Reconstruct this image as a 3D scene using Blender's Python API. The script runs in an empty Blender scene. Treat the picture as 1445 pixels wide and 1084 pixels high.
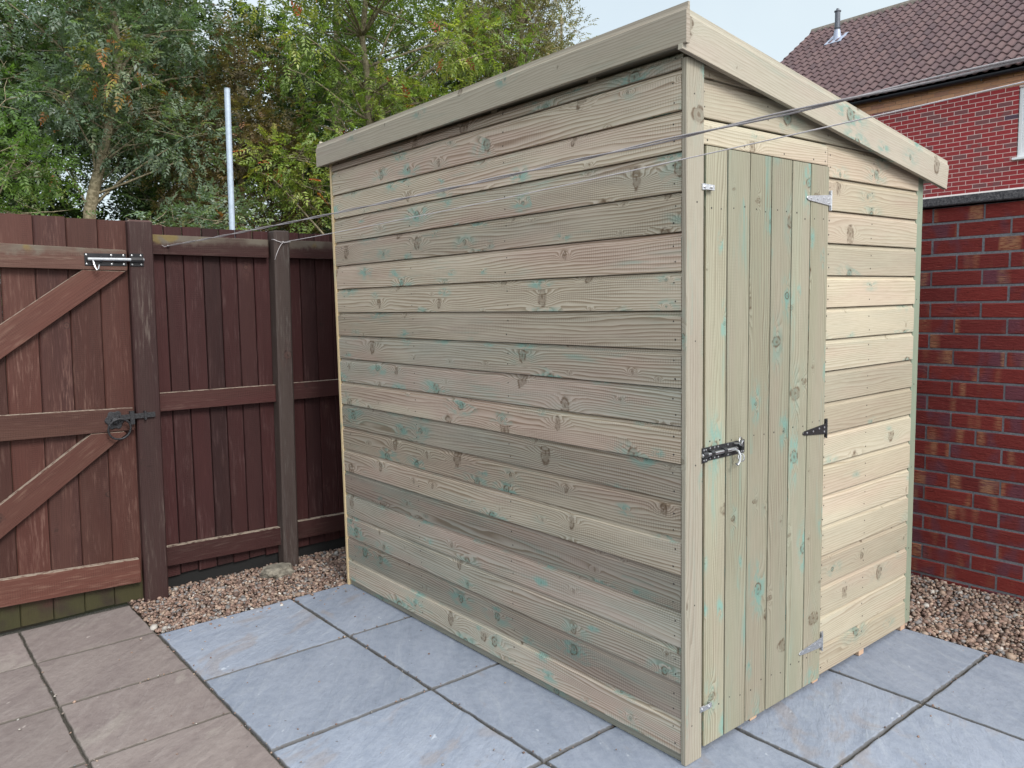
import bpy, math, random
import numpy as np
from mathutils import Vector, Matrix, noise as mnoise
R = math.radians
random.seed(11); rng = np.random.default_rng(5)
scene = bpy.context.scene
C = scene.collection

# ------------------------------------------------------------------ helpers
def tag(o, label=None, cat=None, group=None, kind=None):
    if label: o['label'] = label
    if cat: o['category'] = cat
    if group: o['group'] = group
    if kind: o['kind'] = kind
    return o

def empty(name, loc=(0, 0, 0)):
    o = bpy.data.objects.new(name, None); C.objects.link(o); o.location = loc
    o.empty_display_size = .1
    return o

def V(*a): return Vector(a)

class MB:
    """collects faces with a grain uv (metres), a random tone per piece and a material slot"""
    def __init__(s): s.v = []; s.f = []; s.uv = []; s.t = []; s.m = []
    def face(s, pts, uvs, tone, m=0):
        b = len(s.v); s.v += [tuple(p) for p in pts]; s.f.append(tuple(range(b, b+len(pts))))
        s.uv += list(uvs); s.t += [tone]*len(pts); s.m.append(m)
    def tone(s): return (random.random(), random.random(), random.random(), 1)
    def extrude(s, prof, o, L, A, B, s0, s1, tone=None, m=0, caps=True, uvo=None, endm=None):
        """profile points (a,b) swept along L from s0 to s1 (numbers, or functions of (a,b))"""
        o = Vector(o); L = Vector(L).normalized(); A = Vector(A).normalized(); B = Vector(B).normalized()
        tone = tone or s.tone()
        if uvo is None: uvo = (random.random()*60, random.random()*60)
        f0 = s0 if callable(s0) else (lambda a, b: s0)
        f1 = s1 if callable(s1) else (lambda a, b: s1)
        n = len(prof); per = [0]
        for i in range(n):
            p, q = prof[i], prof[(i+1) % n]; per.append(per[-1]+math.hypot(p[0]-q[0], p[1]-q[1]))
        # wind outwards
        area = sum(prof[i][0]*prof[(i+1) % n][1]-prof[(i+1) % n][0]*prof[i][1] for i in range(n))
        flip = (area > 0) != (A.cross(B).dot(L) > 0)
        P0 = [o+A*a+B*b+L*f0(a, b) for a, b in prof]; P1 = [o+A*a+B*b+L*f1(a, b) for a, b in prof]
        for i in range(n):
            j = (i+1) % n
            pts = [P0[i], P0[j], P1[j], P1[i]]
            uvs = [(f0(*prof[i])+uvo[0], per[i]+uvo[1]), (f0(*prof[j])+uvo[0], per[i+1]+uvo[1]),
                   (f1(*prof[j])+uvo[0], per[i+1]+uvo[1]), (f1(*prof[i])+uvo[0], per[i]+uvo[1])]
            if flip: pts.reverse(); uvs.reverse()
            s.face(pts, uvs, tone, m)
        if caps:
            em = m if endm is None else endm
            c0 = [(a*.15+uvo[0], b+uvo[1]) for a, b in prof]
            a_, b_ = list(reversed(P0)), P1; ua, ub = list(reversed(c0)), c0
            if flip: a_.reverse(); b_ = list(reversed(b_)); ua.reverse(); ub = list(reversed(ub))
            s.face(a_, ua, tone, em); s.face(b_, ub, tone, em)
    def box(s, x0, x1, y0, y1, z0, z1, axis='x', c=.0015, tone=None, m=0, uvo=None):
        """chamfered box, grain along axis"""
        r = {'x': ((x0, x1), (y0, y1), (z0, z1)), 'y': ((y0, y1), (z0, z1), (x0, x1)), 'z': ((z0, z1), (x0, x1), (y0, y1))}[axis]
        ax = {'x': (V(1, 0, 0), V(0, 1, 0), V(0, 0, 1)), 'y': (V(0, 1, 0), V(0, 0, 1), V(1, 0, 0)), 'z': (V(0, 0, 1), V(1, 0, 0), V(0, 1, 0))}[axis]
        (l0, l1), (a0, a1), (b0, b1) = r
        c = min(c, (a1-a0)*.3, (b1-b0)*.3)
        prof = chamf(a0, a1, b0, b1, c)
        s.extrude(prof, (0, 0, 0), *ax, l0, l1, tone, m, uvo=uvo)
    def poly(s, pts2, y0, y1, L, tone=None, m=0, c=.002, uvo=None):
        """polygon in the xz plane (counterclockwise seen from -y) given thickness y0..y1 with a chamfered front edge"""
        tone = tone or s.tone(); uvo = uvo or (random.random()*60, random.random()*60)
        L = Vector((L[0], L[1])).normalized(); Pn = Vector((-L[1], L[0]))
        g = lambda p: (Vector(p).dot(L)+uvo[0], Vector(p).dot(Pn)+uvo[1])
        cen = Vector((sum(p[0] for p in pts2)/len(pts2), sum(p[1] for p in pts2)/len(pts2)))
        ins = [Vector(p)+(cen-Vector(p)).normalized()*c*1.6 for p in pts2]
        s.face([(p[0], y0, p[1]) for p in ins], [g(p) for p in ins], tone, m)
        s.face([(p[0], y1, p[1]) for p in reversed(pts2)], [g(p) for p in reversed(pts2)], tone, m)
        n = len(pts2)
        for i in range(n):
            p, q = pts2[i], pts2[(i+1) % n]; pi, qi = ins[i], ins[(i+1) % n]
            gp, gq = g(p), g(q)
            s.face([(p[0], y0+c, p[1]), (q[0], y0+c, q[1]), (qi[0], y0, qi[1]), (pi[0], y0, pi[1])], [gp, gq, g(qi), g(pi)], tone, m)
            s.face([(p[0], y1, p[1]), (q[0], y1, q[1]), (q[0], y0+c, q[1]), (p[0], y0+c, p[1])],
                   [(gp[0], gp[1]+.04), (gq[0], gq[1]+.04), gq, gp], tone, m)
    def tube(s, pts, rad, n=8, tone=None, m=0, caps=True):
        tone = tone or s.tone(); pts = [Vector(p) for p in pts]; rings = []
        rad = rad if hasattr(rad, '__len__') else [rad]*len(pts); prev = None; uo = random.random()*40; acc = 0
        for i, p in enumerate(pts):
            d = (pts[min(i+1, len(pts)-1)]-pts[max(i-1, 0)]).normalized()
            if prev is None:
                a = d.orthogonal().normalized()
            else:
                a = (prev-d*prev.dot(d)).normalized()
            prev = a; b = d.cross(a)
            if i: acc += (p-pts[i-1]).length
            rings.append(([p+(a*math.cos(k*2*math.pi/n)+b*math.sin(k*2*math.pi/n))*rad[i] for k in range(n)], acc))
        for i in range(len(rings)-1):
            (r0, u0), (r1, u1) = rings[i], rings[i+1]
            for k in range(n):
                j = (k+1) % n; w = rad[i]*2*math.pi/n
                s.face([r0[k], r0[j], r1[j], r1[k]], [(u0+uo, k*w), (u0+uo, (k+1)*w), (u1+uo, (k+1)*w), (u1+uo, k*w)], tone, m)
        if caps:
            s.face(list(reversed(rings[0][0])), [(0, 0)]*n, tone, m); s.face(rings[-1][0], [(0, 0)]*n, tone, m)
    def disc(s, c, nrm, r, h, n=8, m=0, tone=None):
        c = Vector(c); nrm = Vector(nrm).normalized()
        s.tube([c, c+nrm*h*.7, c+nrm*h], [r, r*.9, r*.5], n, tone, m)
    def torus(s, c, nrm, Rr, r, n=28, k=8, m=0, xs=1, tone=None):
        c = Vector(c); nrm = Vector(nrm).normalized(); a = V(1, 0, 0) if abs(nrm.x) < .8 else V(0, 1, 0)
        a = (a-nrm*a.dot(nrm)).normalized(); b = nrm.cross(a)
        s.tube([c+(a*math.cos(t*2*math.pi/n)*xs+b*math.sin(t*2*math.pi/n))*Rr for t in range(n+1)], r, k, tone, m, False)
    def build(s, name, mats, parent=None, smooth=False, merge=False, loc=None):
        me = bpy.data.meshes.new(name); me.from_pydata(s.v, [], s.f)
        uvl = me.uv_layers.new(name='grain'); uvl.data.foreach_set('uv', np.array(s.uv, dtype=np.float32).ravel())
        ca = me.color_attributes.new('tone', 'FLOAT_COLOR', 'CORNER')
        ca.data.foreach_set('color', np.array(s.t, dtype=np.float32).ravel())
        me.polygons.foreach_set('material_index', s.m)
        if smooth: me.polygons.foreach_set('use_smooth', [True]*len(s.f))
        for mt in (mats if isinstance(mats, (list, tuple)) else [mats]): me.materials.append(mt)
        me.update()
        if merge:
            import bmesh
            bm = bmesh.new(); bm.from_mesh(me); bmesh.ops.remove_doubles(bm, verts=bm.verts, dist=1e-5); bm.to_mesh(me); bm.free()
        o = bpy.data.objects.new(name, me); C.objects.link(o)
        if parent is not None:
            o.parent = parent
            if parent.type == 'EMPTY': o.matrix_parent_inverse = Matrix.Translation(-parent.location)
        return o

def chamf(a0, a1, b0, b1, c):
    return [(a0+c, b0), (a1-c, b0), (a1, b0+c), (a1, b1-c), (a1-c, b1), (a0+c, b1), (a0, b1-c), (a0, b0+c)]

def bigmesh(name, verts, faces, tone, mats, parent=None, smooth=False):
    """numpy arrays: verts (n,3), faces (m,k), tone (n,4)"""
    me = bpy.data.meshes.new(name); n, (m, k) = len(verts), faces.shape
    me.vertices.add(n); me.vertices.foreach_set('co', verts.astype(np.float32).ravel())
    me.loops.add(m*k); me.loops.foreach_set('vertex_index', faces.astype(np.int32).ravel())
    me.polygons.add(m); me.polygons.foreach_set('loop_start', np.arange(0, m*k, k, dtype=np.int32))
    try: me.polygons.foreach_set('loop_total', np.full(m, k, dtype=np.int32))
    except Exception: pass
    if smooth: me.polygons.foreach_set('use_smooth', np.ones(m, dtype=bool))
    ca = me.color_attributes.new('tone', 'FLOAT_COLOR', 'POINT'); ca.data.foreach_set('color', tone.astype(np.float32).ravel())
    me.update(calc_edges=True); me.validate()
    for mt in (mats if isinstance(mats, (list, tuple)) else [mats]): me.materials.append(mt)
    o = bpy.data.objects.new(name, me); C.objects.link(o)
    if parent is not None:
        o.parent = parent
        if parent.type == 'EMPTY': o.matrix_parent_inverse = Matrix.Translation(-parent.location)
    return o

# ------------------------------------------------------------------ node helper
class NT:
    def __init__(s, name):
        s.mat = bpy.data.materials.new(name); s.mat.use_nodes = True; s.t = s.mat.node_tree
        s.bsdf = s.t.nodes['Principled BSDF']; s.out = s.t.nodes['Material Output']
    def n(s, typ, **kw):
        nd = s.t.nodes.new(typ)
        for k, v in kw.items(): setattr(nd, k, v)
        return nd
    def link(s, a, b): s.t.links.new(a, b)
    def put(s, sock, v):
        if isinstance(v, bpy.types.NodeSocket): s.link(v, sock)
        elif v is not None:
            if sock.type == 'RGBA' and len(v) == 3: v = (*v, 1)
            sock.default_value = v
    def m(s, op, a, b=None, c=None, clamp=False):
        nd = s.n('ShaderNodeMath', operation=op, use_clamp=clamp); s.put(nd.inputs[0], a)
        if b is not None: s.put(nd.inputs[1], b)
        if c is not None: s.put(nd.inputs[2], c)
        return nd.outputs[0]
    def mix(s, f, a, b, mode='MIX'):
        nd = s.n('ShaderNodeMix', data_type='RGBA', blend_type=mode); s.put(nd.inputs[0], f); s.put(nd.inputs[6], a); s.put(nd.inputs[7], b)
        return nd.outputs[2]
    def vec(s, x=0, y=0, z=0):
        nd = s.n('ShaderNodeCombineXYZ'); s.put(nd.inputs[0], x); s.put(nd.inputs[1], y); s.put(nd.inputs[2], z); return nd.outputs[0]
    def noise(s, vec, scale=1., detail=3., rough=.5, dist=0.):
        nd = s.n('ShaderNodeTexNoise'); s.put(nd.inputs['Vector'], vec); nd.inputs['Scale'].default_value = scale
        nd.inputs['Detail'].default_value = detail; nd.inputs['Roughness'].default_value = rough; nd.inputs['Distortion'].default_value = dist
        return nd.outputs['Fac']
    def ss(s, x, lo, hi, tlo=0., thi=1.):
        nd = s.n('ShaderNodeMapRange', interpolation_type='SMOOTHSTEP'); s.put(nd.inputs[0], x)
        nd.inputs[1].default_value = lo; nd.inputs[2].default_value = hi; nd.inputs[3].default_value = tlo; nd.inputs[4].default_value = thi
        return nd.outputs[0]
    def ramp(s, x, stops):
        nd = s.n('ShaderNodeValToRGB'); s.put(nd.inputs[0], x); e = nd.color_ramp.elements
        while len(e) < len(stops): e.new(.5)
        for el, (p, c) in zip(e, stops): el.position = p; el.color = (*c, 1)
        return nd.outputs[0]
    def tone(s):
        nd = s.n('ShaderNodeVertexColor'); nd.layer_name = 'tone'; sp = s.n('ShaderNodeSeparateColor'); s.link(nd.outputs[0], sp.inputs[0]); return sp.outputs
    def uv(s):
        nd = s.n('ShaderNodeUVMap'); nd.uv_map = 'grain'; sp = s.n('ShaderNodeSeparateXYZ'); s.link(nd.outputs[0], sp.inputs[0]); return sp.outputs
    def pos(s):
        nd = s.n('ShaderNodeNewGeometry'); sp = s.n('ShaderNodeSeparateXYZ'); s.link(nd.outputs['Position'], sp.inputs[0]); return nd.outputs['Position'], sp.outputs
    def nrm(s):
        nd = s.n('ShaderNodeNewGeometry'); sp = s.n('ShaderNodeSeparateXYZ'); s.link(nd.outputs['Normal'], sp.inputs[0]); return sp.outputs
    def edge(s, col, dirt=(.085, .078, .065)):
        nd = s.n('ShaderNodeVertexColor'); nd.layer_name = 'tone'; n = s.noise(s.pos()[0], 30., 4., .65)
        k = s.ss(s.m('ADD', nd.outputs['Alpha'], s.m('MULTIPLY_ADD', n, 1.1, -.55)), .7, .1)
        return s.mix(s.m('MULTIPLY', k, .75), col, dirt)
    def fin(s, col=None, rough=.7, spec=.3, metal=0., height=None, bump=.3, dist=.002):
        if col is not None: s.put(s.bsdf.inputs['Base Color'], col)
        s.put(s.bsdf.inputs['Roughness'], rough); s.put(s.bsdf.inputs['Specular IOR Level'], spec); s.put(s.bsdf.inputs['Metallic'], metal)
        if height is not None:
            b = s.n('ShaderNodeBump'); b.inputs['Strength'].default_value = bump; b.inputs['Distance'].default_value = dist
            s.link(height, b.inputs['Height']); s.link(b.outputs[0], s.bsdf.inputs['Normal'])
        return s.mat

def wood(name, cA, cB, cC, teal=(.16, .31, .27), teal_amt=.55, knot_every=.24, knot_frac=.5, line=.28, ribs=.12, val=(.76, 1.18), rough=.72, knotcol=(.095, .06, .035), wear=None, streak=.35):
    """softwood board: ring lines bent round knots, fibres, planer ribs, copper stain"""
    T = NT(name); u, v, _ = T.uv(); tr, tg, tb = T.tone()[0:3]
    seed = T.m('MULTIPLY', tb, 50.)
    # knots
    ku, kv = knot_every, .075
    vo = T.n('ShaderNodeTexVoronoi', voronoi_dimensions='2D', feature='F1'); vo.inputs['Scale'].default_value = 1; vo.inputs['Randomness'].default_value = .9
    su, sv = T.m('MULTIPLY', u, 1/ku), T.m('MULTIPLY', v, 1/kv)
    T.link(T.vec(su, sv, 0), vo.inputs['Vector'])
    ps = T.n('ShaderNodeSeparateXYZ'); T.link(vo.outputs['Position'], ps.inputs[0]); cs = T.n('ShaderNodeSeparateColor'); T.link(vo.outputs['Color'], cs.inputs[0])
    nw = T.noise(T.vec(T.m('MULTIPLY', u, 60.), T.m('MULTIPLY', v, 60.), seed), 1., 2.)
    du = T.m('MULTIPLY', T.m('SUBTRACT', ps.outputs[0], su), ku); dv = T.m('MULTIPLY', T.m('SUBTRACT', ps.outputs[1], sv), kv)
    wob = T.m('MULTIPLY_ADD', nw, .016, -.008)
    du = T.m('ADD', du, wob); dv = T.m('SUBTRACT', dv, T.m('MULTIPLY', wob, .7))
    size = T.m('MULTIPLY_ADD', T.m('POWER', cs.outputs[1], 2.2), .019, .0028)
    kn = T.noise(T.vec(T.m('MULTIPLY', ps.outputs[0], .45), seed, 0), 1., 1.)
    on = T.m('LESS_THAN', cs.outputs[0], T.m('MULTIPLY', T.ss(kn, .36, .6, .35, 1.5), knot_frac))
    d = T.m('SQRT', T.m('ADD', T.m('POWER', du, 2.), T.m('POWER', T.m('MULTIPLY', dv, T.m('MULTIPLY_ADD', cs.outputs[2], .7, .45)), 2.)))
    q = T.m('DIVIDE', d, size)
    dl = T.m('SQRT', T.m('ADD', T.m('POWER', T.m('MULTIPLY', du, .45), 2.), T.m('POWER', dv, 2.)))
    K = T.m('MULTIPLY', on, T.m('EXPONENT', T.m('MULTIPLY', T.m('POWER', T.m('DIVIDE', dl, T.m('MULTIPLY', size, 1.7)), 2.), -1.)))
    # rings
    w1 = T.noise(T.vec(T.m('MULTIPLY', u, .75), T.m('MULTIPLY', v, 9.), seed), 1., 2., .45)
    w2 = T.noise(T.vec(T.m('MULTIPLY', u, 5.), T.m('MULTIPLY', v, 30.), seed), 1., 2., .5)
    F = T.m('MULTIPLY', v, 105.)
    F = T.m('MULTIPLY_ADD', w1, 11., F); F = T.m('MULTIPLY_ADD', w2, .9, F); F = T.m('MULTIPLY_ADD', K, 3.6, F)
    fr = T.m('FRACT', F)
    ring = T.m('POWER', T.m('PINGPONG', fr, 1.), 2.2)           # slow rise, sharp latewood edge
    ring = T.m('MULTIPLY', ring, T.ss(fr, .93, 1., 1., 0.))
    fib = T.noise(T.vec(T.m('MULTIPLY', u, 14.), T.m('MULTIPLY', v, 900.), seed), 1., 3., .6)
    blot = T.noise(T.vec(T.m('MULTIPLY', u, 2.2), T.m('MULTIPLY', v, 14.), seed), 1., 3., .55)
    blot2 = T.noise(T.vec(T.m('MULTIPLY', u, 1.), T.m('MULTIPLY', v, 6.), T.m('ADD', seed, 9.)), 1., 3., .6)
    col = T.mix(T.ss(T.m('MULTIPLY_ADD', tr, .9, T.m('MULTIPLY_ADD', blot, .8, -.4)), .2, .9), cA, cB)
    col = T.mix(T.m('MULTIPLY', T.ss(blot2, .42, .7), .6), col, cC)
    patchy = T.ss(T.noise(T.vec(T.m('MULTIPLY', u, 1.3), T.m('MULTIPLY', v, 5.), T.m('ADD', seed, 3.)), 1., 2.), .3, .65, .35, 1.)
    dark = T.mix(1., col, (.56, .50, .44), 'MULTIPLY')
    col = T.mix(T.m('MULTIPLY', T.m('MULTIPLY', ring, line*2.), patchy), col, dark)
    col = T.mix(T.m('MULTIPLY', T.ss(fib, .4, .75), .45), col, T.mix(1., col, (.58, .54, .48), 'MULTIPLY'))
    # copper stain: round knots, plus thin streaks
    near = T.m('MULTIPLY', on, T.ss(T.m('DIVIDE', dl, T.m('MULTIPLY_ADD', cs.outputs[1], 1.6, .5)), .006, .034, 1., 0.))
    tn = T.noise(T.vec(T.m('MULTIPLY', u, 22.), T.m('MULTIPLY', v, 45.), T.m('ADD', seed, 5.)), 1., 3., .6)
    st = T.noise(T.vec(T.m('MULTIPLY', u, 5.), T.m('MULTIPLY', v, 60.), T.m('ADD', seed, 7.)), 1., 4., .6)
    big = T.ss(T.noise(T.vec(T.m('MULTIPLY', u, 1.7), T.m('MULTIPLY', v, 9.), T.m('ADD', seed, 13.)), 1., 2.), .5, .68)
    tm = T.m('MAXIMUM', T.m('MULTIPLY', near, T.ss(tn, .4, .62)), T.m('MULTIPLY', T.m('MULTIPLY', T.ss(st, .45, .7), big), streak), clamp=True)
    tm = T.m('MULTIPLY', tm, T.m('MULTIPLY', T.ss(cs.outputs[2], .25, .75, .05, 1.), teal_amt))
    col = T.mix(tm, col, teal)
    # knot body
    kr = T.m('MULTIPLY', on, T.ss(q, .85, 1.15, 1., 0.)); edge = T.m('MULTIPLY', on, T.m('MULTIPLY', T.ss(q, .75, 1., 0., 1.), T.ss(q, 1.05, 1.5, 1., 0.)))
    kin = T.mix(T.m('PINGPONG', T.m('MULTIPLY', q, 3.), 1.), T.mix(.55, col, knotcol), T.mix(.25, col, knotcol))
    kin = T.mix(T.m('MULTIPLY', T.ss(cs.outputs[2], .35, .7), .5), kin, teal)
    col = T.mix(T.m('MULTIPLY', kr, .8), col, kin)
    dead = T.ss(cs.outputs[1], .35, .6, .25, .85)
    col = T.mix(T.m('MULTIPLY', T.m('MULTIPLY', edge, dead), T.ss(nw, .35, .6)), col, knotcol)
    col = T.mix(T.m('MULTIPLY', T.m('MULTIPLY', on, T.ss(q, .1, .5, 1., 0.)), .6), col, knotcol)
    h = T.m('MULTIPLY_ADD', ring, .4, T.m('MULTIPLY', fib, .5))
    if ribs:
        rb = T.m('SINE', T.m('MULTIPLY_ADD', blot, 2., T.m('MULTIPLY', u, 2*math.pi/.0095)))
        rm = T.ss(T.noise(T.vec(T.m('MULTIPLY', u, 3.), T.m('MULTIPLY', v, 25.), T.m('ADD', seed, 21.)), 1., 2.), .46, .62)
        rbm = T.m('MULTIPLY', T.m('MULTIPLY', T.ss(rb, 0., 1.), rm), ribs)
        col = T.mix(rbm, col, T.mix(1., col, (.35, .36, .36), 'MULTIPLY'))
        h = T.m('MULTIPLY_ADD', rbm, -.8, h)
    if wear:
        wn = T.noise(T.vec(T.m('MULTIPLY', u, 9.), T.m('MULTIPLY', v, 90.), seed), 1., 4., .65)
        wl = T.noise(T.vec(T.m('MULTIPLY', u, 2.3), T.m('MULTIPLY', v, 7.), T.m('ADD', seed, 2.)), 1., 3., .6)
        col = T.mix(T.m('MULTIPLY', T.m('MULTIPLY', T.ss(wn, .48, .72), T.ss(wl, .38, .7)), wear[1]), col, wear[0])
        h = T.m('MULTIPLY_ADD', wn, .5, h)
    vv = T.m('MULTIPLY_ADD', tg, val[1]-val[0], val[0])
    col = T.mix(1., col, T.vec(vv, vv, vv), 'MULTIPLY')
    return T, col, h, rough

def wood_done(t, **kw):
    T, col, h, rough = t
    return T.fin(col, rough, .25, 0, h, kw.get('bump', .35), .0012)

M = {}
M['clad'] = wood_done(wood('treated_shiplap', (0.478, 0.427, 0.342), (0.356, 0.355, 0.305), (0.447, 0.324, 0.278), teal_amt=.8, ribs=.3, line=1.1, knot_frac=.7, streak=.55, val=(.70, 1.24)))
M['front'] = wood_done(wood('treated_shiplap_front', (0.500, 0.444, 0.335), (0.436, 0.404, 0.313), (0.468, 0.372, 0.296), teal_amt=.45, ribs=.1, line=.42, knot_frac=.4, streak=.2))
M['door'] = wood_done(wood('treated_door_boards', (0.324, 0.317, 0.237), (0.286, 0.294, 0.224), (0.348, 0.306, 0.244), teal_amt=.85, ribs=.06, line=.6, knot_frac=.8, streak=.75, knot_every=.3))
M['trim'] = wood_done(wood('treated_trim', (0.356, 0.331, 0.267), (0.300, 0.299, 0.248), (0.316, 0.275, 0.230), teal_amt=.6, ribs=.05, line=.4, knot_every=.36))
M['trimgreen'] = wood_done(wood('treated_trim_green', (.36, .42, .32), (.32, .38, .29), (.40, .40, .30), teal_amt=.6, ribs=.0, line=.3, knot_every=.36))
M['fascia'] = wood_done(wood('treated_fascia', (0.470, 0.430, 0.346), (0.433, 0.406, 0.331), (0.451, 0.388, 0.331), teal_amt=.85, ribs=.0, line=.33, knot_every=.27, knot_frac=.55, streak=.35))
M['batten'] = wood_done(wood('pale_batten', (.66, .52, .31), (.60, .48, .29), (.55, .45, .3), teal_amt=.6, ribs=.0, line=.3))
M['bearer'] = wood_done(wood('bearer_wood', (.50, .33, .22), (.56, .40, .29), (.42, .30, .2), teal_amt=.1, ribs=0))

def stained(name, a, b, c, wearc, amt, lichen=False, algae=False, top=True):
    t = wood(name, a, b, c, teal=(.1, .05, .04), teal_amt=.2, knot_frac=.25, line=.25, ribs=.25, val=(.7, 1.25), rough=.66, knotcol=(.02, .01, .008), wear=(wearc, amt), knot_every=.5)
    T, col, h, rough = t
    P, (px, py, pz) = T.pos(); nx, ny, nz = T.nrm()
    if top:
        n1 = T.noise(P, 40., 4., .6)
        col = T.mix(T.m('MULTIPLY', T.ss(nz, .5, .9), T.ss(n1, .3, .55)), col, (.30, .25, .20))
    if lichen:
        g = T.n('ShaderNodeTexCoord'); sp = T.n('ShaderNodeSeparateXYZ'); T.link(g.outputs['Generated'], sp.inputs[0])
        n2 = T.noise(P, 22., 5., .65); n3 = T.noise(P, 7., 2.)
        mk = T.m('MULTIPLY', T.ss(T.m('MULTIPLY_ADD', n2, .7, sp.outputs[2]), .8, 1.15), T.ss(n3, .35, .6, .4, 1.))
        col = T.mix(T.m('MULTIPLY', mk, .8), col, T.mix(T.ss(n3, .6, .68), (.13, .115, .09), (.17, .13, .05)))
    if algae:
        n4 = T.noise(P, 9., 4., .6)
        mk = T.ss(T.m('MULTIPLY_ADD', n4, .2, T.m('MULTIPLY', pz, -1.)), -.09, .03)
        col = T.mix(T.m('MULTIPLY', mk, .8), col, T.mix(T.ss(n4, .35, .6), (.024, .023, .014), (.036, .040, .014)))
    return T.fin(col, rough, .3, 0, h, .5, .002)
M['gateboard'] = stained('gate_board_stain', (0.057, 0.019, 0.014), (0.041, 0.015, 0.013), (0.067, 0.028, 0.021), (0.142, 0.079, 0.063), .75, algae=True)
M['gaterail'] = stained('gate_rail_stain', (0.099, 0.036, 0.026), (0.078, 0.032, 0.024), (0.108, 0.050, 0.035), (0.217, 0.134, 0.100), .6)
M['gaterailtop'] = stained('gate_top_rail_stain', (0.090, 0.042, 0.031), (0.077, 0.037, 0.028), (0.104, 0.058, 0.043), (0.198, 0.150, 0.112), .5, lichen=True)
M['fenceboard'] = stained('fence_board_stain', (0.035, 0.009, 0.009), (0.026, 0.008, 0.008), (0.037, 0.013, 0.012), (0.087, 0.050, 0.048), .6)
M['fencerail'] = stained('fence_rail_stain', (0.047, 0.014, 0.013), (0.039, 0.013, 0.013), (0.045, 0.019, 0.015), (0.105, 0.069, 0.057), .5)
M['fencerailtop'] = stained('fence_top_rail_stain', (0.039, 0.012, 0.011), (0.033, 0.012, 0.011), (0.037, 0.016, 0.013), (0.099, 0.073, 0.057), .5, lichen=True)
M['post'] = stained('fence_post_stain', (0.051, 0.020, 0.019), (0.044, 0.020, 0.020), (0.060, 0.032, 0.028), (0.153, 0.119, 0.102), .8)
M['postgrey'] = stained('fence_post_weathered', (.055, .038, .035), (.065, .048, .042), (.046, .028, .026), (.18, .165, .15), .7)

def simple(name, col, rough=.5, metal=0., spec=.4, nz=0., scale=60, bump=0.):
    T = NT(name)
    if nz:
        n = T.noise(T.pos()[0], scale, 4., .6); c = T.mix(T.ss(n, .3, .7), tuple(x*(1-nz) for x in col), tuple(min(1, x*(1+nz)) for x in col))
        return T.fin(c, rough, spec, metal, n if bump else None, bump, .002)
    return T.fin(col, rough, spec, metal)
M['zinc'] = simple('galvanised_steel', (.55, .56, .58), .38, .85, nz=.2, scale=200)
M['zincdark'] = simple('dark_plated_steel', (.05, .052, .055), .38, .5, nz=.3, scale=160)
M['bright'] = simple('bright_steel_bolt', (.48, .49, .50), .3, .95, nz=.1)
M['black'] = simple('black_enamel', (.012, .012, .014), .35, .1, nz=.3)
M['iron'] = simple('black_wrought_iron', (.03, .03, .033), .55, .3, nz=.5, scale=150, bump=.3)
M['nail'] = simple('nail_head', (.045, .04, .035), .6, .3)
M['gapshade'] = simple('painted_gap_shade', (.01, .01, .01), .9)  # near-black colour that stands in for the shade in the fence gaps
M['cord'] = simple('grey_line_cord', (.30, .28, .29), .5, 0, nz=.15, scale=400)
M['cordpale'] = simple('pale_line_cord', (.50, .47, .48), .5, 0, nz=.15, scale=400)
M['felt'] = simple('green_roof_felt', (.05, .07, .05), .95, nz=.3, scale=300, bump=.4)
M['pole'] = simple('galvanised_pole', (.38, .45, .53), .45, .25, nz=.1, scale=30)
M['plastic'] = simple('black_gutter_plastic', (.015, .016, .022), .4)
M['upvc'] = simple('white_window_plastic', (.80, .81, .83), .35)
M['flue'] = simple('dark_flue_pipe', (.11, .12, .14), .45, .4, nz=.2)
M['flash'] = simple('grey_blue_flashing', (.36, .40, .50), .5, .2, nz=.15)
M['concrete'] = simple('rough_concrete', (.17, .155, .125), .95, nz=.35, scale=35, bump=.8)
T = NT('window_glass'); M['glass'] = T.fin((.55, .62, .68), .08, .8)
T = NT('lace_curtain'); M['curtain'] = T.fin((.6, .64, .68), .9)

# ------------------------------------------------------------------ masonry materials
def m_brick_garden():
    T = NT('rustic_red_brick'); u, v, _ = T.uv(); r, g, b = T.tone()[0:3]; seed = T.m('MULTIPLY', b, 40.)
    vec = lambda a, c, k=0.: T.vec(T.m('MULTIPLY', u, a), T.m('MULTIPLY', v, c), T.m('ADD', seed, k))
    col = T.mix(r, (.20, .034, .029), (.155, .029, .027))
    pn = T.noise(vec(9., 5.), 1., 2., .5)
    col = T.mix(T.m('MULTIPLY', T.ss(T.m('MULTIPLY_ADD', g, .25, pn), .62, .80), .7), col, (.115, .05, .07))
    bn = T.noise(vec(11., 1.5, 11.), 1., 1.); bt = T.noise(vec(30., 160., 4.), 1., 3., .6)
    col = T.mix(T.m('MULTIPLY', T.ss(bn, .58, .72), T.ss(bt, .3, .6, .05, .6)), col, (.42, .23, .12))
    cr = T.noise(vec(16., 130., 2.), 1., 3., .6, 1.2)
    col = T.mix(T.m('MULTIPLY', T.ss(cr, .55, .75), .4), col, (.30, .10, .075)); col = T.mix(T.m('MULTIPLY', T.ss(cr, .42, .3), .5), col, (.05, .014, .014))
    wn = T.noise(T.pos()[0], 90., 3., .7); col = T.mix(T.m('MULTIPLY', T.ss(wn, .70, .8), .5), col, (.4, .36, .34))
    return T.fin(col, .92, .12, 0, T.m('ADD', cr, T.m('MULTIPLY', wn, .5)), 1., .006)
M['brick'] = m_brick_garden()
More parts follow.
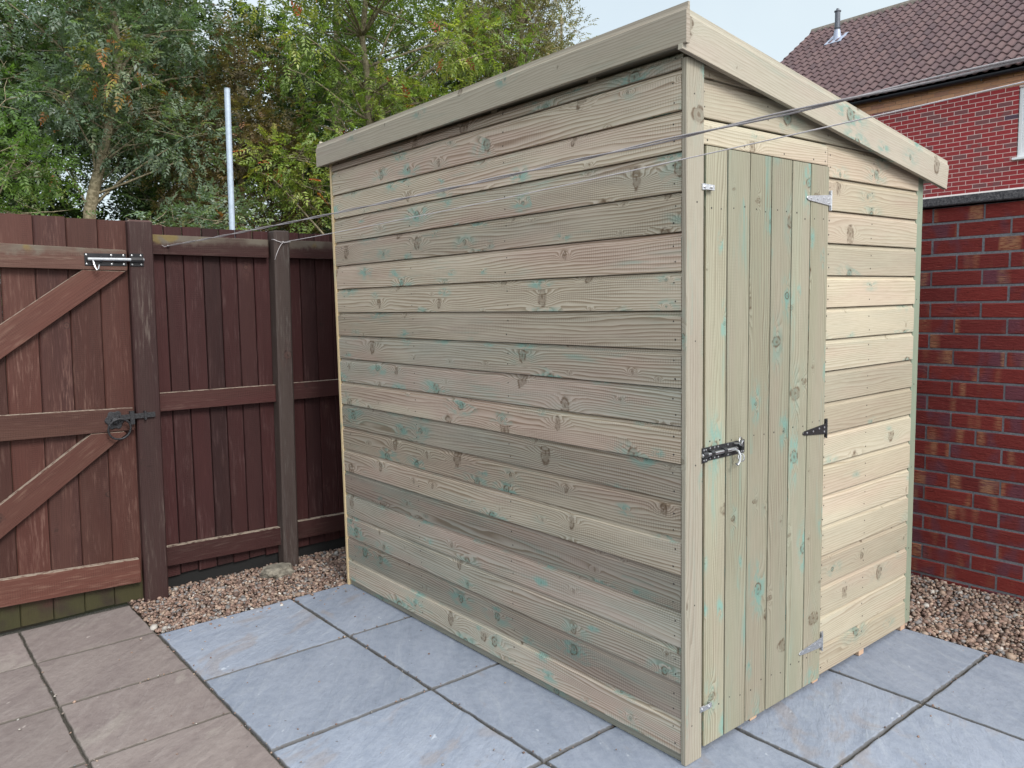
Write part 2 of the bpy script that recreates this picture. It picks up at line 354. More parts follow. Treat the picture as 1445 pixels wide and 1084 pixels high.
def m_mortar(name, c):
    T = NT(name); n = T.noise(T.pos()[0], 120., 4., .7); n2 = T.noise(T.pos()[0], 6., 3., .6)
    col = T.mix(T.ss(n, .3, .7), tuple(x*.75 for x in c), tuple(x*1.2 for x in c)); col = T.mix(T.m('MULTIPLY', T.ss(n2, .5, .7), .35), col, tuple(x*.5 for x in c))
    return T.fin(col, .95, .1, 0, n, .6, .003)
M['mortar'] = m_mortar('grey_mortar', (.18, .185, .20)); M['mortarpale'] = m_mortar('pale_mortar', (.74, .60, .57)); M['mortarbuff'] = m_mortar('buff_mortar', (.5, .36, .27))
def m_brick_house():
    T = NT('red_house_brick'); r, g, b = T.tone()[0:3]; P, _ = T.pos()
    n = T.noise(P, 9., 3.); n2 = T.noise(P, 60., 3.)
    col = T.mix(r, (.34, .036, .044), (.28, .045, .05))
    col = T.mix(T.m('MULTIPLY', T.ss(T.m('MULTIPLY_ADD', n, .3, g), .93, 1.0), .8), col, (.15, .095, .10))
    col = T.mix(T.ss(b, .985, .99), col, (.06, .065, .10))
    col = T.mix(T.m('MULTIPLY', n2, .3), col, (.36, .08, .07))
    return T.fin(col, .85, .2, 0, n2, .3, .003)
M['brickhouse'] = m_brick_house()
def m_buff():
    T = NT('buff_brick'); r, g, b = T.tone()[0:3]; n = T.noise(T.pos()[0], 30., 3.)
    col = T.mix(r, (.72, .40, .24), (.64, .33, .20)); col = T.mix(T.m('MULTIPLY', n, .4), col, (.4, .2, .13)); col = T.mix(T.ss(g, .8, .9, 0., .6), col, (.42, .22, .18))
    return T.fin(col, .85, .2, 0, n, .3, .003)
M['buff'] = m_buff()
def m_tile():
    T = NT('purple_brown_roof_tile'); r, g, b = T.tone()[0:3]; P, _ = T.pos(); n = T.noise(P, 7., 4., .6); n2 = T.noise(P, 40., 3.)
    col = T.mix(r, (.082, .050, .055), (.112, .068, .068)); col = T.mix(T.m('MULTIPLY', T.ss(n, .45, .7), .5), col, (.13, .088, .085))
    col = T.mix(T.m('MULTIPLY', T.ss(n2, .55, .75), .35), col, (.19, .16, .15)); col = T.mix(T.m('MULTIPLY', T.ss(g, .75, .95), .4), col, (.055, .04, .045))
    return T.fin(col, .7, .3, 0, n2, .25, .004)
M['tile'] = m_tile()
def m_coping():
    T = NT('dark_concrete_coping'); P, _ = T.pos(); nx, ny, nz = T.nrm()
    n = T.noise(P, 130., 3., .7); n2 = T.noise(P, 25., 3., .5); n3 = T.noise(P, 8., 2.)
    col = T.mix(T.ss(n, .35, .65), (.045, .045, .05), (.13, .125, .13))
    col = T.mix(T.m('MULTIPLY', T.ss(n2, .70, .73), T.ss(n3, .5, .6)), col, (.6, .6, .6))
    col = T.mix(T.m('MULTIPLY', T.ss(nz, .35, .6), .85), col, (.5, .47, .46))
    return T.fin(col, .95, .1, 0, n, .6, .003)
M['coping'] = m_coping()
def m_slab(name, A, B, Cc, stain, rough=.85):
    T = NT(name); u, v, _ = T.uv(); r, g, b = T.tone()[0:3]; seed = T.m('MULTIPLY', b, 30.); P, _ = T.pos()
    ang = T.m('MULTIPLY_ADD', r, .6, .5)
    uu = T.m('ADD', T.m('MULTIPLY', u, T.m('COSINE', ang)), T.m('MULTIPLY', v, T.m('SINE', ang))); vv = T.m('SUBTRACT', T.m('MULTIPLY', v, T.m('COSINE', ang)), T.m('MULTIPLY', u, T.m('SINE', ang)))
    vec = lambda a, c, k=0.: T.vec(T.m('MULTIPLY', uu, a), T.m('MULTIPLY', vv, c), T.m('ADD', seed, k))
    n1 = T.noise(vec(1.6, 4.5), 1., 5., .62, .6); n2 = T.noise(vec(6., 26., 3.), 1., 5., .65, .5); n3 = T.noise(P, 160., 3., .7); n4 = T.noise(vec(3., 5., 8.), 1., 4., .6, 1.)
    col = T.mix(T.ss(n1, .32, .68), A, B); col = T.mix(T.m('MULTIPLY', T.ss(n2, .5, .75), .45), col, Cc)
    col = T.mix(T.m('MULTIPLY', T.ss(n2, .42, .28), .28), col, tuple(x*.6 for x in A))
    col = T.mix(T.m('MULTIPLY', T.ss(T.m('MULTIPLY_ADD', g, .16, n4), .64, .76), .5), col, stain)
    col = T.mix(T.m('MULTIPLY', n3, .25), col, tuple(x*.55 for x in A))
    n5 = T.noise(vec(9., 14., 15.), 1., 3., .7); col = T.mix(T.m('MULTIPLY', T.ss(n5, .68, .74), .5), col, tuple(min(1, x*1.6) for x in Cc))
    n6 = T.noise(P, 28., 5., .7); col = T.mix(T.ss(n6, .35, .68, 0., .16), col, tuple(x*.62 for x in A)); col = T.mix(T.ss(n6, .62, .42, 0., .10), col, Cc)
    sp = T.noise(P, 55., 2., .5); col = T.mix(T.m('MULTIPLY', T.ss(sp, .74, .77), .7), col, (.07, .065, .06))
    vv2 = T.m('MULTIPLY_ADD', g, .22, .9); col = T.mix(1., col, T.vec(vv2, vv2, vv2), 'MULTIPLY')
    rg = T.m('MULTIPLY_ADD', n2, .25, rough-.12)
    return T.fin(T.edge(col), rg, .22, 0, T.m('ADD', T.m('MULTIPLY_ADD', n1, 2.2, T.m('MULTIPLY_ADD', n6, .6, n2)), T.m('MULTIPLY', n3, .3)), .7, .007)
M['slabblue'] = m_slab('blue_grey_sandstone', (0.213, 0.247, 0.312), (0.274, 0.308, 0.377), (0.359, 0.392, 0.436), (0.256, 0.216, 0.193))
M['slabbrown'] = m_slab('mauve_brown_sandstone', (0.188, 0.154, 0.147), (0.233, 0.197, 0.184), (0.317, 0.284, 0.266), (0.300, 0.272, 0.242), .92)
def m_joint():
    T = NT('sandy_joint_fill'); P, _ = T.pos(); n = T.noise(P, 220., 3., .7); n2 = T.noise(P, 4., 3., .6)
    col = T.mix(T.ss(n, .3, .7), (.045, .042, .036), (.14, .13, .11)); col = T.mix(T.ss(n2, .45, .65), col, (.07, .065, .055))
    return T.fin(col, .95, .1, 0, n, .9, .006)
M['joint'] = m_joint()
def m_ground(name, a, b, c):
    T = NT(name); P, _ = T.pos(); n = T.noise(P, 3., 6., .65); n2 = T.noise(P, 60., 3., .6)
    col = T.mix(T.ss(n, .35, .65), a, b); col = T.mix(T.m('MULTIPLY', n2, .5), col, c)
    return T.fin(col, .95, .1, 0, n2, .8, .01)
M['soil'] = m_ground('grassy_soil', (.045, .05, .02), (.06, .045, .03), (.03, .028, .02)); M['bed'] = m_ground('gravel_bed', (.16, .11, .085), (.10, .07, .055), (.05, .04, .035))
def m_pebble():
    T = NT('mixed_pebbles'); r, g, b = T.tone()[0:3]; n = T.noise(T.pos()[0], 260., 3., .6)
    col = T.ramp(r, [(0., (0.108, 0.074, 0.063)), (.25, (0.225, 0.144, 0.113)), (.5, (0.306, 0.214, 0.167)), (.68, (0.396, 0.298, 0.225)), (.84, (0.243, 0.223, 0.211)), (.93, (0.153, 0.163, 0.171)), (1., (0.558, 0.530, 0.477))])
    col = T.mix(T.m('MULTIPLY', n, .45), col, (.14, .09, .07)); k = T.m('MULTIPLY_ADD', g, .6, .65); col = T.mix(1., col, T.vec(k, k, k), 'MULTIPLY')
    return T.fin(col, .6, .35)
M['pebble'] = m_pebble()
def m_leaf(name, stops, transl=.4, gloss=.7):
    T = NT(name); r, g, b = T.tone()[0:3]
    col = T.ramp(r, stops); k = T.m('MULTIPLY_ADD', g, .7, .6); col = T.mix(1., col, T.vec(k, k, k), 'MULTIPLY')
    T.fin(col, .42, gloss)
    tr = T.n('ShaderNodeBsdfTranslucent'); T.link(T.mix(1., col, (1.3, 1.5, .6), 'MULTIPLY'), tr.inputs[0])
    mx = T.n('ShaderNodeMixShader'); mx.inputs[0].default_value = transl; T.link(T.bsdf.outputs[0], mx.inputs[1]); T.link(tr.outputs[0], mx.inputs[2]); T.link(mx.outputs[0], T.out.inputs[0])
    return T.mat
M['leafash'] = m_leaf('grey_green_leaves', [(0, (0.098, 0.156, 0.101)), (.6, (0.171, 0.231, 0.158)), (.93, (0.245, 0.290, 0.124)), (.96, (0.306, 0.279, 0.056)), (1, (0.367, 0.140, 0.045))])
M['leafyel'] = m_leaf('yellow_green_leaves', [(0, (0.122, 0.194, 0.045)), (.5, (0.208, 0.290, 0.062)), (.85, (0.367, 0.386, 0.090)), (.93, (0.428, 0.343, 0.068)), (1, (0.441, 0.107, 0.051))])
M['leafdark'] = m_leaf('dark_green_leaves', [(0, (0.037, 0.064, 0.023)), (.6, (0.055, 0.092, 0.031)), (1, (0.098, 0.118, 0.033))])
M['leafolive'] = m_leaf('olive_brown_leaves', [(0, (0.098, 0.080, 0.039)), (.5, (0.184, 0.145, 0.068)), (.8, (0.282, 0.215, 0.101)), (1, (0.269, 0.140, 0.079))])
M['leafgrey'] = m_leaf('dull_olive_leaves', [(0, (0.135, 0.140, 0.073)), (.6, (0.233, 0.215, 0.113)), (1, (0.392, 0.290, 0.169))])
M['leafbright'] = m_leaf('fresh_green_leaves', [(0, (0.086, 0.161, 0.045)), (.7, (0.147, 0.236, 0.056)), (1, (0.245, 0.290, 0.079))])
def m_bark():
    T = NT('tree_bark'); P, _ = T.pos(); n = T.noise(P, 25., 4., .7); n2 = T.noise(P, 4., 3.)
    col = T.mix(T.ss(n, .35, .65), (.15, .12, .08), (.36, .30, .21)); col = T.mix(T.m('MULTIPLY', n2, .4), col, (.10, .12, .06))
    return T.fin(col, .9, .15, 0, n, .6, .02)
M['bark'] = m_bark()

# ================================================================== SHED
P_ = .1133                      # board pitch
W, L = 1.555, 2.134             # door wall along +x, long wall along +y
roofz = lambda x: 2.125-.1440*x  # top of the walls
shed = empty('garden_shed', (0, 0, 0))
tag(shed, 'pale green treated timber pent shed with a ledged door, standing on the paving', 'shed')
def ship(z0, z1, th=.012):
    """one shiplap board section: (depth into wall, height); flat face, hollow scooped top, lip at the bottom"""
    c = .0175; d = .0085
    pts = [(0.0012, z0), (0, z0+.0016)]
    zt = z1-c
    pts += [(0, z0+(zt-z0)*k/24) for k in range(1, 25)]
    for k in range(1, 6):
        a = k/5*math.pi/2
        pts.append((d*math.sin(a), zt+(c-.0042)*(1-math.cos(a))))
    pts += [(d+.0002, z1-.0030), (.020, z1-.0030), (.020, z1+.004), (.024, z1+.004)]
    pts += [(.024, z1+(z0-z1)*k/24) for k in range(1, 25)]
    return pts
def nails(mb, pts, nrm, r=.0031, m=1):
    for p in pts: mb.disc(Vector(p)-Vector(nrm)*.0005, nrm, r*random.uniform(.85, 1.2), .0012, 6, m)

# long side wall (plane x = 0, boards run along y)
mb = MB(); zb = .030; k = 0
while zb+k*P_ < 2.10:
    z0 = zb+k*P_; z1 = min(z0+P_, 2.112)
    if z1-z0 < .03: break
    # some rows have a butt joint
    cuts = [0.001, L-.012]
    jit = random.uniform(-.0008, .0008)
    for a, b in zip(cuts, cuts[1:]):
        mb.extrude([(x+jit, z) for x, z in ship(z0, z1)], (0, 0, 0), (0, 1, 0), (1, 0, 0), (0, 0, 1), a+.0004, b-.0004)
    for yy in (.026, .80, 1.44, 2.05):
        for zz in (.028, .078):
            if z0+zz < 2.1: nails(mb, [(jit, yy+random.uniform(-.006, .006), z0+zz+random.uniform(-.006, .006))], (-1, 0, 0))
    k += 1
mb.build('long_side_cladding', [M['clad'], M['nail']], shed)
mb = MB(); mb.box(.010, .045, .004, L-.004, .0, .0285, 'y'); mb.build('side_floor_bearer', M['trim'], shed)
mb = MB(); mb.box(-.004, .03, L-.011, L+.006, .0, 2.11, 'z'); mb.build('rear_corner_batten', M['batten'], shed)
mb = MB(); mb.box(-.0015, .078, -.019, .0, .001, lambda_z := 2.095, 'z', .0025)
nails(mb, [(.038+random.uniform(-.01, .01), -.019, z) for z in (.12, .5, .93, 1.3, 1.7, 2.0)], (0, -1, 0))
mb.build('corner_trim', [M['trim'], M['nail']], shed)

# door wall, cladding to the right of the door and above it
mb = MB(); zf = .022; XD0, XD1 = .0985, .7925
for k in range(19):
    z0 = zf+k*P_; z1 = z0+P_
    if z0 > 2.08: break
    jit = random.uniform(-.0008, .0008)
    prof = [(d+jit, z) for d, z in ship(z0, z1)]
    xa = .7945 if k < 17 else .0795
    def end(a, b): return min(1.497, (2.123-b)/.148)
    if end(0, z0) < xa+.03: continue
    mb.extrude(prof, (0, 0, 0), (1, 0, 0), (0, 1, 0), (0, 0, 1), xa, lambda a, b, xa=xa: max(xa+.001, min(1.497+random.uniform(-.0008, .0008), (2.123-b)/.148)))
    for xx in ((.812, 1.12, 1.475) if k < 17 else (.10, .43, .8, 1.12)):
        for zz in (.028, .078):
            if xx < end(0, z0+zz)-.05: nails(mb, [(xx+random.uniform(-.005, .005), jit, z0+zz+random.uniform(-.006, .006))], (0, -1, 0))
mb.build('door_wall_cladding', [M['front'], M['nail']], shed)
mb = MB()
prof = [(-.001, 1.871), (-.0022, 1.874), (-.0022, 1.926), (.002, 1.938), (.0085, 1.9435), (.014, 1.9435), (.014, 1.871)]
mb.extrude(prof, (0, 0, 0), (1, 0, 0), (0, 1, 0), (0, 0, 1), .079, .790)
nails(mb, [(x, -.0022, 1.884) for x in (.115, .30, .52, .70, .775)]+[(.775, -.0022, 1.915)], (0, -1, 0))
mb.build('door_head_board', [M['front'], M['nail']], shed)
mb = MB(); mb.box(.0785, .0965, -.004, .03, .016, 1.870, 'z'); nails(mb, [(.088, -.004, z) for z in (.1, .42, .78, 1.15, 1.5, 1.83)], (0, -1, 0)); mb.build('door_jamb_batten', [M['batten'], M['nail']], shed)
mb = MB(); mb.box(1.499, W, .0045, .045, .022, 1.90, 'z'); nails(mb, [(1.525, .0045, z) for z in (.08, .35, .7, 1.05, 1.4, 1.75)], (0, -1, 0)); mb.build('end_corner_trim', [M['trimgreen'], M['nail']], shed)
# hidden walls and lining
mb = MB()
for k in range(18):
    z0 = zf+k*P_
    if z0 < 1.85: mb.extrude([(-d, z) for d, z in ship(z0, min(z0+P_, 1.90))], (W, 0, 0), (0, 1, 0), (1, 0, 0), (0, 0, 1), .046, L-.01)
mb.build('low_side_cladding', M['clad'], shed)
mb = MB()
for k in range(19):
    z0 = zf+k*P_
    if z0 < 2.07: mb.extrude([(-d, z) for d, z in ship(z0, z0+P_)], (0, L, 0), (1, 0, 0), (0, 1, 0), (0, 0, 1), .031, lambda a, b: max(.032, min(W, (2.123-b)/.148)))
mb.build('rear_cladding', M['clad'], shed)
mb = MB()
for x0, x1 in ((.05, .09), (.80, .84), (1.46, 1.50)):
    for y0 in (.016, L-.05): mb.box(x0, x1, y0, y0+.03, .05, 1.86, 'z')
mb.box(.016, W-.016, .016, L-.016, .050, .062, 'y')
mb.build('inner_frame', M['trim'], shed)
mb0 = None
for x0 in (.372, .768, 1.112, 1.470):
    mb = MB(); mb.box(x0, x0+.038, .001+random.uniform(0, .006), L-.02, .0, .0485, 'y', .002); mb.build('floor_bearer', M['bearer'], shed)
# roof deck, felt and fascias
mb = MB()
L_ = V(0, 1, 0); A_ = V(1, 0, -.148).normalized(); B_ = A_.cross(L_)*-1
if B_.z < 0: B_ = -B_
mb.extrude(chamf(-.032, 1.648, 0, .012, .001), (0, 0, 2.128), L_, A_, B_, -.0255, L+.035)
mb.build('roof_deck', M['trim'], shed)
mb = MB(); mb.extrude(chamf(-.031, 1.645, .0125, .0155, .0005), (0, 0, 2.128), L_, A_, B_, -.025, L+.034); mb.build('roof_felt', M['felt'], shed)
mb = MB()
for y0 in (.35, .85, 1.35, 1.85): mb.extrude(chamf(.016, W-.016, -.045, -.0005, .001), (0, y0, 2.128), L_, A_, B_, 0, .035)
mb.build('roof_rafters', M['trim'], shed)
def fasc(top, h=.109, t=.015, c=.022, d=.0078):
    # (outward, up) section: a shiplap board used as fascia, its hollow scoop uppermost
    pts = [(t-.001, top-h), (t, top-h+.001), (t, top-c)]
    pts += [(t-d*math.sin(k/5*math.pi/2), top-c+(c-.003)*(1-math.cos(k/5*math.pi/2))) for k in range(1, 6)]
    return pts+[(t-d, top), (0, top), (0, top-h)]
mb = MB()
mb.extrude(fasc(0, .109), (-.033, 0, 2.2255), (0, 1, -.0098), (-1, 0, 0), (0, 0, 1), -.053, L+.052)
mb.build('front_fascia', M['fascia'], shed)
mb = MB()
mb.extrude(fasc(0, .1175), (0, -.026, 2.2144), A_, (0, -1, 0), B_, -.0335, 1.702)
mb.build('verge_fascia', M['fascia'], shed)
mb = MB()
mb.extrude(fasc(0, .112), (0, L+.037, 2.2144), A_, (0, 1, 0), B_, -.032, 1.702)
mb.build('rear_fascia', M['fascia'], shed)
mb = MB(); mb.extrude(chamf(.03, W-.04, -.09, -.0005, .001), (0, .0165, 2.128), V(0, 1, 0), A_, B_, 0, .03); mb.build('gable_rail', M['trim'], shed)
mb = MB()
mb.extrude(fasc(1.958, .075), (1.652, 0, 0), (0, 1, 0), (1, 0, 0), (0, 0, 1), -.0255, L+.033)
mb.build('low_fascia', M['fascia'], shed)

# door with its boards, hinges, bolt and turn clips
edges = [.0985, .2055, .3215, .4405, .5595, .6740, .7925]
mb = MB()
for a, b in zip(edges, edges[1:]):
    t = -.0105+random.uniform(-.0006, .0006)
    prof = [(a+.0020, t+.0012), (a+.0032, t), (b-.0050, t), (b-.0020, t+.0035), (b-.0020, -.0015), (a+.0020, -.0015)]
    mb.extrude(prof, (0, 0, 0), (0, 0, 1), (1, 0, 0), (0, 1, 0), .0215+random.uniform(0, .001), 1.8655)
    for z in (.13, .98, 1.69):
        for fx in (.25, .72): nails(mb, [(a+(b-a)*fx+random.uniform(-.006, .006), t, z+random.uniform(-.012, .012))], (0, -1, 0))
door = mb.build('ledged_door', [M['door'], M['nail']], shed)
for z in (.10, .95, 1.66):
    mb = MB(); mb.box(.12, .77, .0005, .02, z, z+.09, 'x'); mb.build('door_ledge', M['front'], door)
def hinge(z, dark):
    mb = MB(); y = -.0140; m = 0
    # tapered strap, rounded tip
    pts = [(.800, z-.019), (.800, z+.019), (.655, z+.0075), (.646, z+.004), (.643, z), (.646, z-.004), (.655, z-.0075)]
    pts = list(reversed(pts))
    mb.poly(pts, y, y+.0025, (1, 0), c=.0006)
    mb.box(.8015, .818, -.0062, -.0032, z-.034, z+.034, 'z', .0005)
    mb.tube([(.8005, y+.001, z-.034), (.8005, y+.001, z+.034)], .0035, 8)
    for x in (.67, .71, .75, .785): mb.disc((x, y, z+(.006 if x > .74 else 0)), (0, -1, 0), .0036, .0016, 8, 1)
    mb.disc((.785, y, z-.009), (0, -1, 0), .0036, .0016, 8, 1)
    for dz in (-.024, .0, .024): mb.disc((.811, -.0062, z+dz), (0, -1, 0), .0032, .0014, 8, 1)
    return mb
for z, dk in ((1.752, 0), (.951, 1), (.157, 0)):
    h = hinge(z, dk).build('tee_hinge', [M['zincdark'] if dk else M['zinc'], M['zinc']], door)
    if dk: h['label'] = 'darker middle tee hinge'
# tower bolt with padlock loops
mb = MB(); zc = .955; y0 = -.0112
mb.box(.103, .298, y0-.003, y0, zc-.021, zc+.021, 'x', .0006)
mb.box(.0705, .0975, -.0215, -.0185, zc-.023, zc+.023, 'x', .0006)                 # keeper plate on the frame
for x0, x1 in ((.074, .094), (.112, .128), (.175, .19), (.262, .274)):
    prof = [(y0-.003, zc-.012), (y0-.014, zc-.0095), (y0-.0175, zc-.004), (y0-.0175, zc+.004), (y0-.014, zc+.0095), (y0-.003, zc+.012)]
    mb.extrude(prof, (0, 0, 0), (1, 0, 0), (0, 1, 0), (0, 0, 1), x0, x1)
mb.tube([(.070, y0-.0105, zc), (.072, y0-.0105, zc), (.245, y0-.0105, zc), (.248, y0-.0105, zc)], [.004, .0062, .0062, .004], 12, m=1)
mb.tube([(.232, y0-.012, zc), (.233, y0-.026, zc-.006), (.234, y0-.032, zc-.02), (.229, y0-.033, zc-.036), (.219, y0-.032, zc-.046), (.213, y0-.030, zc-.041)], [.0045, .004, .0038, .0038, .0036, .0028], 8, m=1)
mb.torus((.251, y0-.021, zc+.023), (.25, -1, .15), .0125, .0022, 20, 6, 1)
mb.torus((.252, y0-.022, zc-.028), (-.2, -1, .3), .0125, .0022, 20, 6, 1)
mb.tube([(.240, y0-.004, zc+.016), (.245, y0-.02, zc+.017), (.252, y0-.021, zc+.012), (.262, y0-.019, zc+.016), (.268, y0-.004, zc+.016)], .0028, 6, m=1)
for x in (.08, .09, .12, .142, .16, .21, .282, .291):
    for s in (-1, 1): mb.disc((x, y0-.003 if x > .1 else -.0215, zc+s*.0155), (0, -1, 0), .0034, .002, 8, 1)
mb.build('tower_bolt', [M['zincdark'], M['bright']], door)
for z in (1.745, .158):
    mb = MB(); mb.box(.066, .084, -.0225, -.0192, z-.009, z+.009, 'x', .0006)
    mb.box(.078, .119, -.0245, -.0222, z-.008, z+.008, 'x', .0006); mb.box(.117, .121, -.0242, -.011, z-.0078, z+.0078, 'x', .0005)
    mb.disc((.075, -.0225, z), (0, -1, 0), .004, .003, 8); mb.disc((.106, -.0245, z), (0, -1, 0), .0045, .004, 8)
    mb.build('turn_clip', M['zinc'], shed)

# ================================================================== GATE
gate = empty('timber_gate', (-1.31, 2.6, 0))
tag(gate, 'reddish brown ledged and braced timber gate with a black bolt and ring latch', 'gate')
sl = lambda x, z, k=-.034: z+(x+.85)*k
mb = MB(); ex = [-.8515, -.9930, -1.1225, -1.2510, -1.382, -1.512, -1.642, -1.770]
for b, a in zip(ex, ex[1:]):
    t = 2.6005; rz = random.uniform(-.001, .001); top = sl((a+b)/2, 1.842, -.012)+random.uniform(-.003, .003)
    prof = [(a+.001, t+.005+rz), (a+.006, t+rz), (b-.003, t+.002+rz), (b-.001, t+.005+rz), (b-.001, t+.019), (a+.001, t+.019)]
    mb.extrude(prof, (0, 0, 0), (0.0235, 0, 1), (1, 0, 0), (0, 1, 0), .018+random.uniform(0, .004)-0.0, top)
    # a few boards carry a mid groove line
mb.build('gate_boards', M['gateboard'], gate)
def rail(z0l, z1l, xr, z0r, z1r, mat, y0=2.563):
    mb = MB(); xl = -1.775
    def zz(a, b): return a+(b-a)
    zl0 = z0r+(z0l-z0r)*(xl-xr)/(-1.34-xr); zl1 = z1r+(z1l-z1r)*(xl-xr)/(-1.34-xr)
    mb.poly([(xl, zl0), (xr-.004, z0r), (xr, z0r+.006), (xr, z1r-.006), (xr-.004, z1r), (xl, zl1)], y0, 2.5995, (1, -.034), c=.003)
    return mb.build('gate_rail', mat, gate)
rail(1.617, 1.719, -.842, 1.606, 1.701, M['gaterailtop']); rail(.868, .978, -.857, .856, .961, M['gaterail']); rail(.134, .253, -.877, .113, .228, M['gaterail'])
mb = MB(); mb.poly([(-1.700, .990), (-.851, 1.6035), (-1.030, 1.609), (-1.772, 1.084), (-1.772, .990)], 2.566, 2.5995, (1, .72), c=.003); mb.build('gate_brace', M['gaterail'], gate)
mb = MB(); mb.poly([(-1.677, .262), (-.897, .8425), (-.905, .853), (-1.045, .8585), (-1.772, .345), (-1.772, .262)], 2.566, 2.5995, (1, .72), c=.003); mb.build('gate_brace', M['gaterail'], gate)
# straight black bolt at the top
mb = MB(); zc = 1.654; yf = 2.5625
mb.box(-1.022, -.846, yf-.003, yf, zc-.027, zc+.029, 'x', .001)
mb.box(-.832, -.772, 2.5555, 2.5585, zc-.028, zc+.031, 'x', .001)
for x0, x1 in ((-.96, -.95), (-.90, -.862), (-.829, -.775)):
    yy = yf if x0 < -.85 else 2.559
    prof = [(yy-.003, zc-.013), (yy-.016, zc-.010), (yy-.019, zc), (yy-.016, zc+.012), (yy-.003, zc+.015)]
    mb.extrude(prof, (0, 0, 0), (1, 0, 0), (0, 1, 0), (0, 0, 1), x0, x1)
mb.tube([(-1.012, yf-.0115, zc+.002), (-1.010, yf-.0115, zc+.002), (-.772, yf-.0115, zc+.002), (-.770, yf-.0115, zc+.002)], [.006, .0085, .0085, .006], 12, m=1)
mb.tube([(-.990, yf-.012, zc), (-.990, yf-.022, zc-.012), (-.987, yf-.03, zc-.034), (-.981, yf-.034, zc-.048), (-.974, yf-.033, zc-.044), (-.968, yf-.028, zc-.024)], [.005, .0046, .0044, .0042, .004, .003], 8, m=1)
for x, y in ((-1.014, yf), (-.91, yf), (-.858, yf), (-.822, 2.5555), (-.783, 2.5555)):
    for s in (-1, 1): mb.disc((x, y-.003 if y == yf else y, zc+.001+s*.0205), (0, -1, 0), .005, .003, 8, 1)
mb.build('gate_bolt', [M['black'], M['bright']], gate)
# ring latch
mb = MB(); zc = .908; xc = -.945
outl = [(xc+.040*math.cos(t)*(1+.10*math.cos(6*t)), zc+.004+.042*math.sin(t)*(1+.10*math.cos(6*t))) for t in [k*2*math.pi/36 for k in range(36)]]
mb.poly(outl, 2.557, 2.5628, (1, 0), c=.0015)
mb.disc((xc, 2.557, zc), (0, -1, 0), .018, .016, 14)
mb.box(xc+.02, -.768, 2.546, 2.5545, zc+.002, zc+.026, 'x', .001)
mb.box(-.882, -.862, 2.540, 2.5628, zc-.022, zc+.040, 'z', .0015)
mb.box(-.818, -.808, 2.541, 2.560, zc-.006, zc+.034, 'z', .0015)
lat = mb.build('ring_latch', M['iron'], gate)
mb = MB(); mb.torus((xc+.012, 2.534, zc-.037), (.05, -1, -.16), .049, .0048, 32, 8); mb.build('latch_ring', M['iron'], lat, True, True)

# ================================================================== FENCE
fence = empty('timber_fence', (0, 2.6, 0))
tag(fence, 'dark brown closeboard fence running behind the shed, its posts facing the yard', 'fence')
def post(x0, x1, y0, y1, top, lean, mat, r=.006):
    mb = MB(); prof = chamf(x0, x1, y0, y1, r)
    mb.extrude(prof, (0, 0, 0), (lean, 0, 1), (1, 0, 0), (0, 1, 0), -.05, top-.008)
    ins = [(x0+x1)/2, (y0+y1)/2]
    prof2 = [((a-ins[0])*.9+ins[0], (b-ins[1])*.9+ins[1]) for a, b in prof]
    # weathered top: slightly domed cap
    n = len(prof); t = mb.tone(); o = lambda p, z: (p[0]+lean*z, p[1], z)
    for i in range(n):
        j = (i+1) % n
        mb.face([o(prof[i], top-.008), o(prof[j], top-.008), o(prof2[j], top), o(prof2[i], top)], [(0, 0), (.01, 0), (.01, .01), (0, .01)], t)
    mb.face([o(p, top) for p in prof2], [(p[0], p[1]) for p in prof2], t)
    return mb.build('fence_post', mat, fence)
post(-.866, -.757, 2.560, 2.665, 1.842, .020, M['post'])
p2 = post(-.156, -.070, 2.560, 2.648, 1.821, .020, M['postgrey'], .010); p2['label'] = 'greyer weathered post with the washing line tied round it'
for x in (.86, 1.84, -1.89): post(x, x+.09, 2.565, 2.66, 1.84, .0, M['post'])
bays = [(-.757, -.135), (-.055, .86), (.95, 1.84), (1.93, 2.17), (-3.6, -1.89)]
for bi, (xa, xb) in enumerate(bays):
    if bi < 2: dz0, dz1 = (0, -.008) if bi == 0 else (-.006, -.012)
    else: dz0 = dz1 = 0
    for name, z0, z1, mat in (('top_rail', 1.688, 1.782, 'fencerailtop'), ('middle_rail', .926, 1.016, 'fencerail'), ('bottom_rail', .150, .247, 'fencerail')):
        mb = MB(); dd = dz1*(2.2 if name == 'bottom_rail' else 1)
        mb.poly([(xa, z0+dz0), (xb, z0+dd), (xb, z1+dd), (xa, z1+dz0)], 2.602, 2.6385, (1, 0), c=.004); mb.build(name, M[mat], fence)
    mb = MB(); x = xa-.002
    while x < xb:
        w = random.uniform(.084, .096); x1 = min(x+w, xb)
        top = 1.828-.012*(x+.75)/1.0+random.uniform(-.003, .003) if -1 < x < .9 else 1.83
        t = 2.640; tl = random.uniform(-.0012, .0012)
        prof = [(x+.0015, t+.006+tl), (x+.004, t+.001+tl), (x1-.003, t+.005+tl), (x1-.0015, t+.009), (x1-.0015, t+.015), (x+.0015, t+.015)]
        mb.extrude(prof, (0, 0, 0), (.012 if bi < 2 else 0, 0, 1), (1, 0, 0), (0, 1, 0), .085+random.uniform(-.004, .004), top)
        x = x1
    mb.box(xa, xb, t+.0155, t+.020, .10, 1.78, 'x', 0, m=1); mb.build('fence_boards', [M['fenceboard'], M['gapshade']], fence)  # the box is a near-black sheet, painting the gaps between boards as shade
    mb = MB(); mb.box(xa, xb, 2.640+.022, 2.685, -.04, .088, 'x', .003); mb.build('dark_gap_strip', M['gapshade'], fence)  # added dark strip, colours the open gap below the boards as deep shade

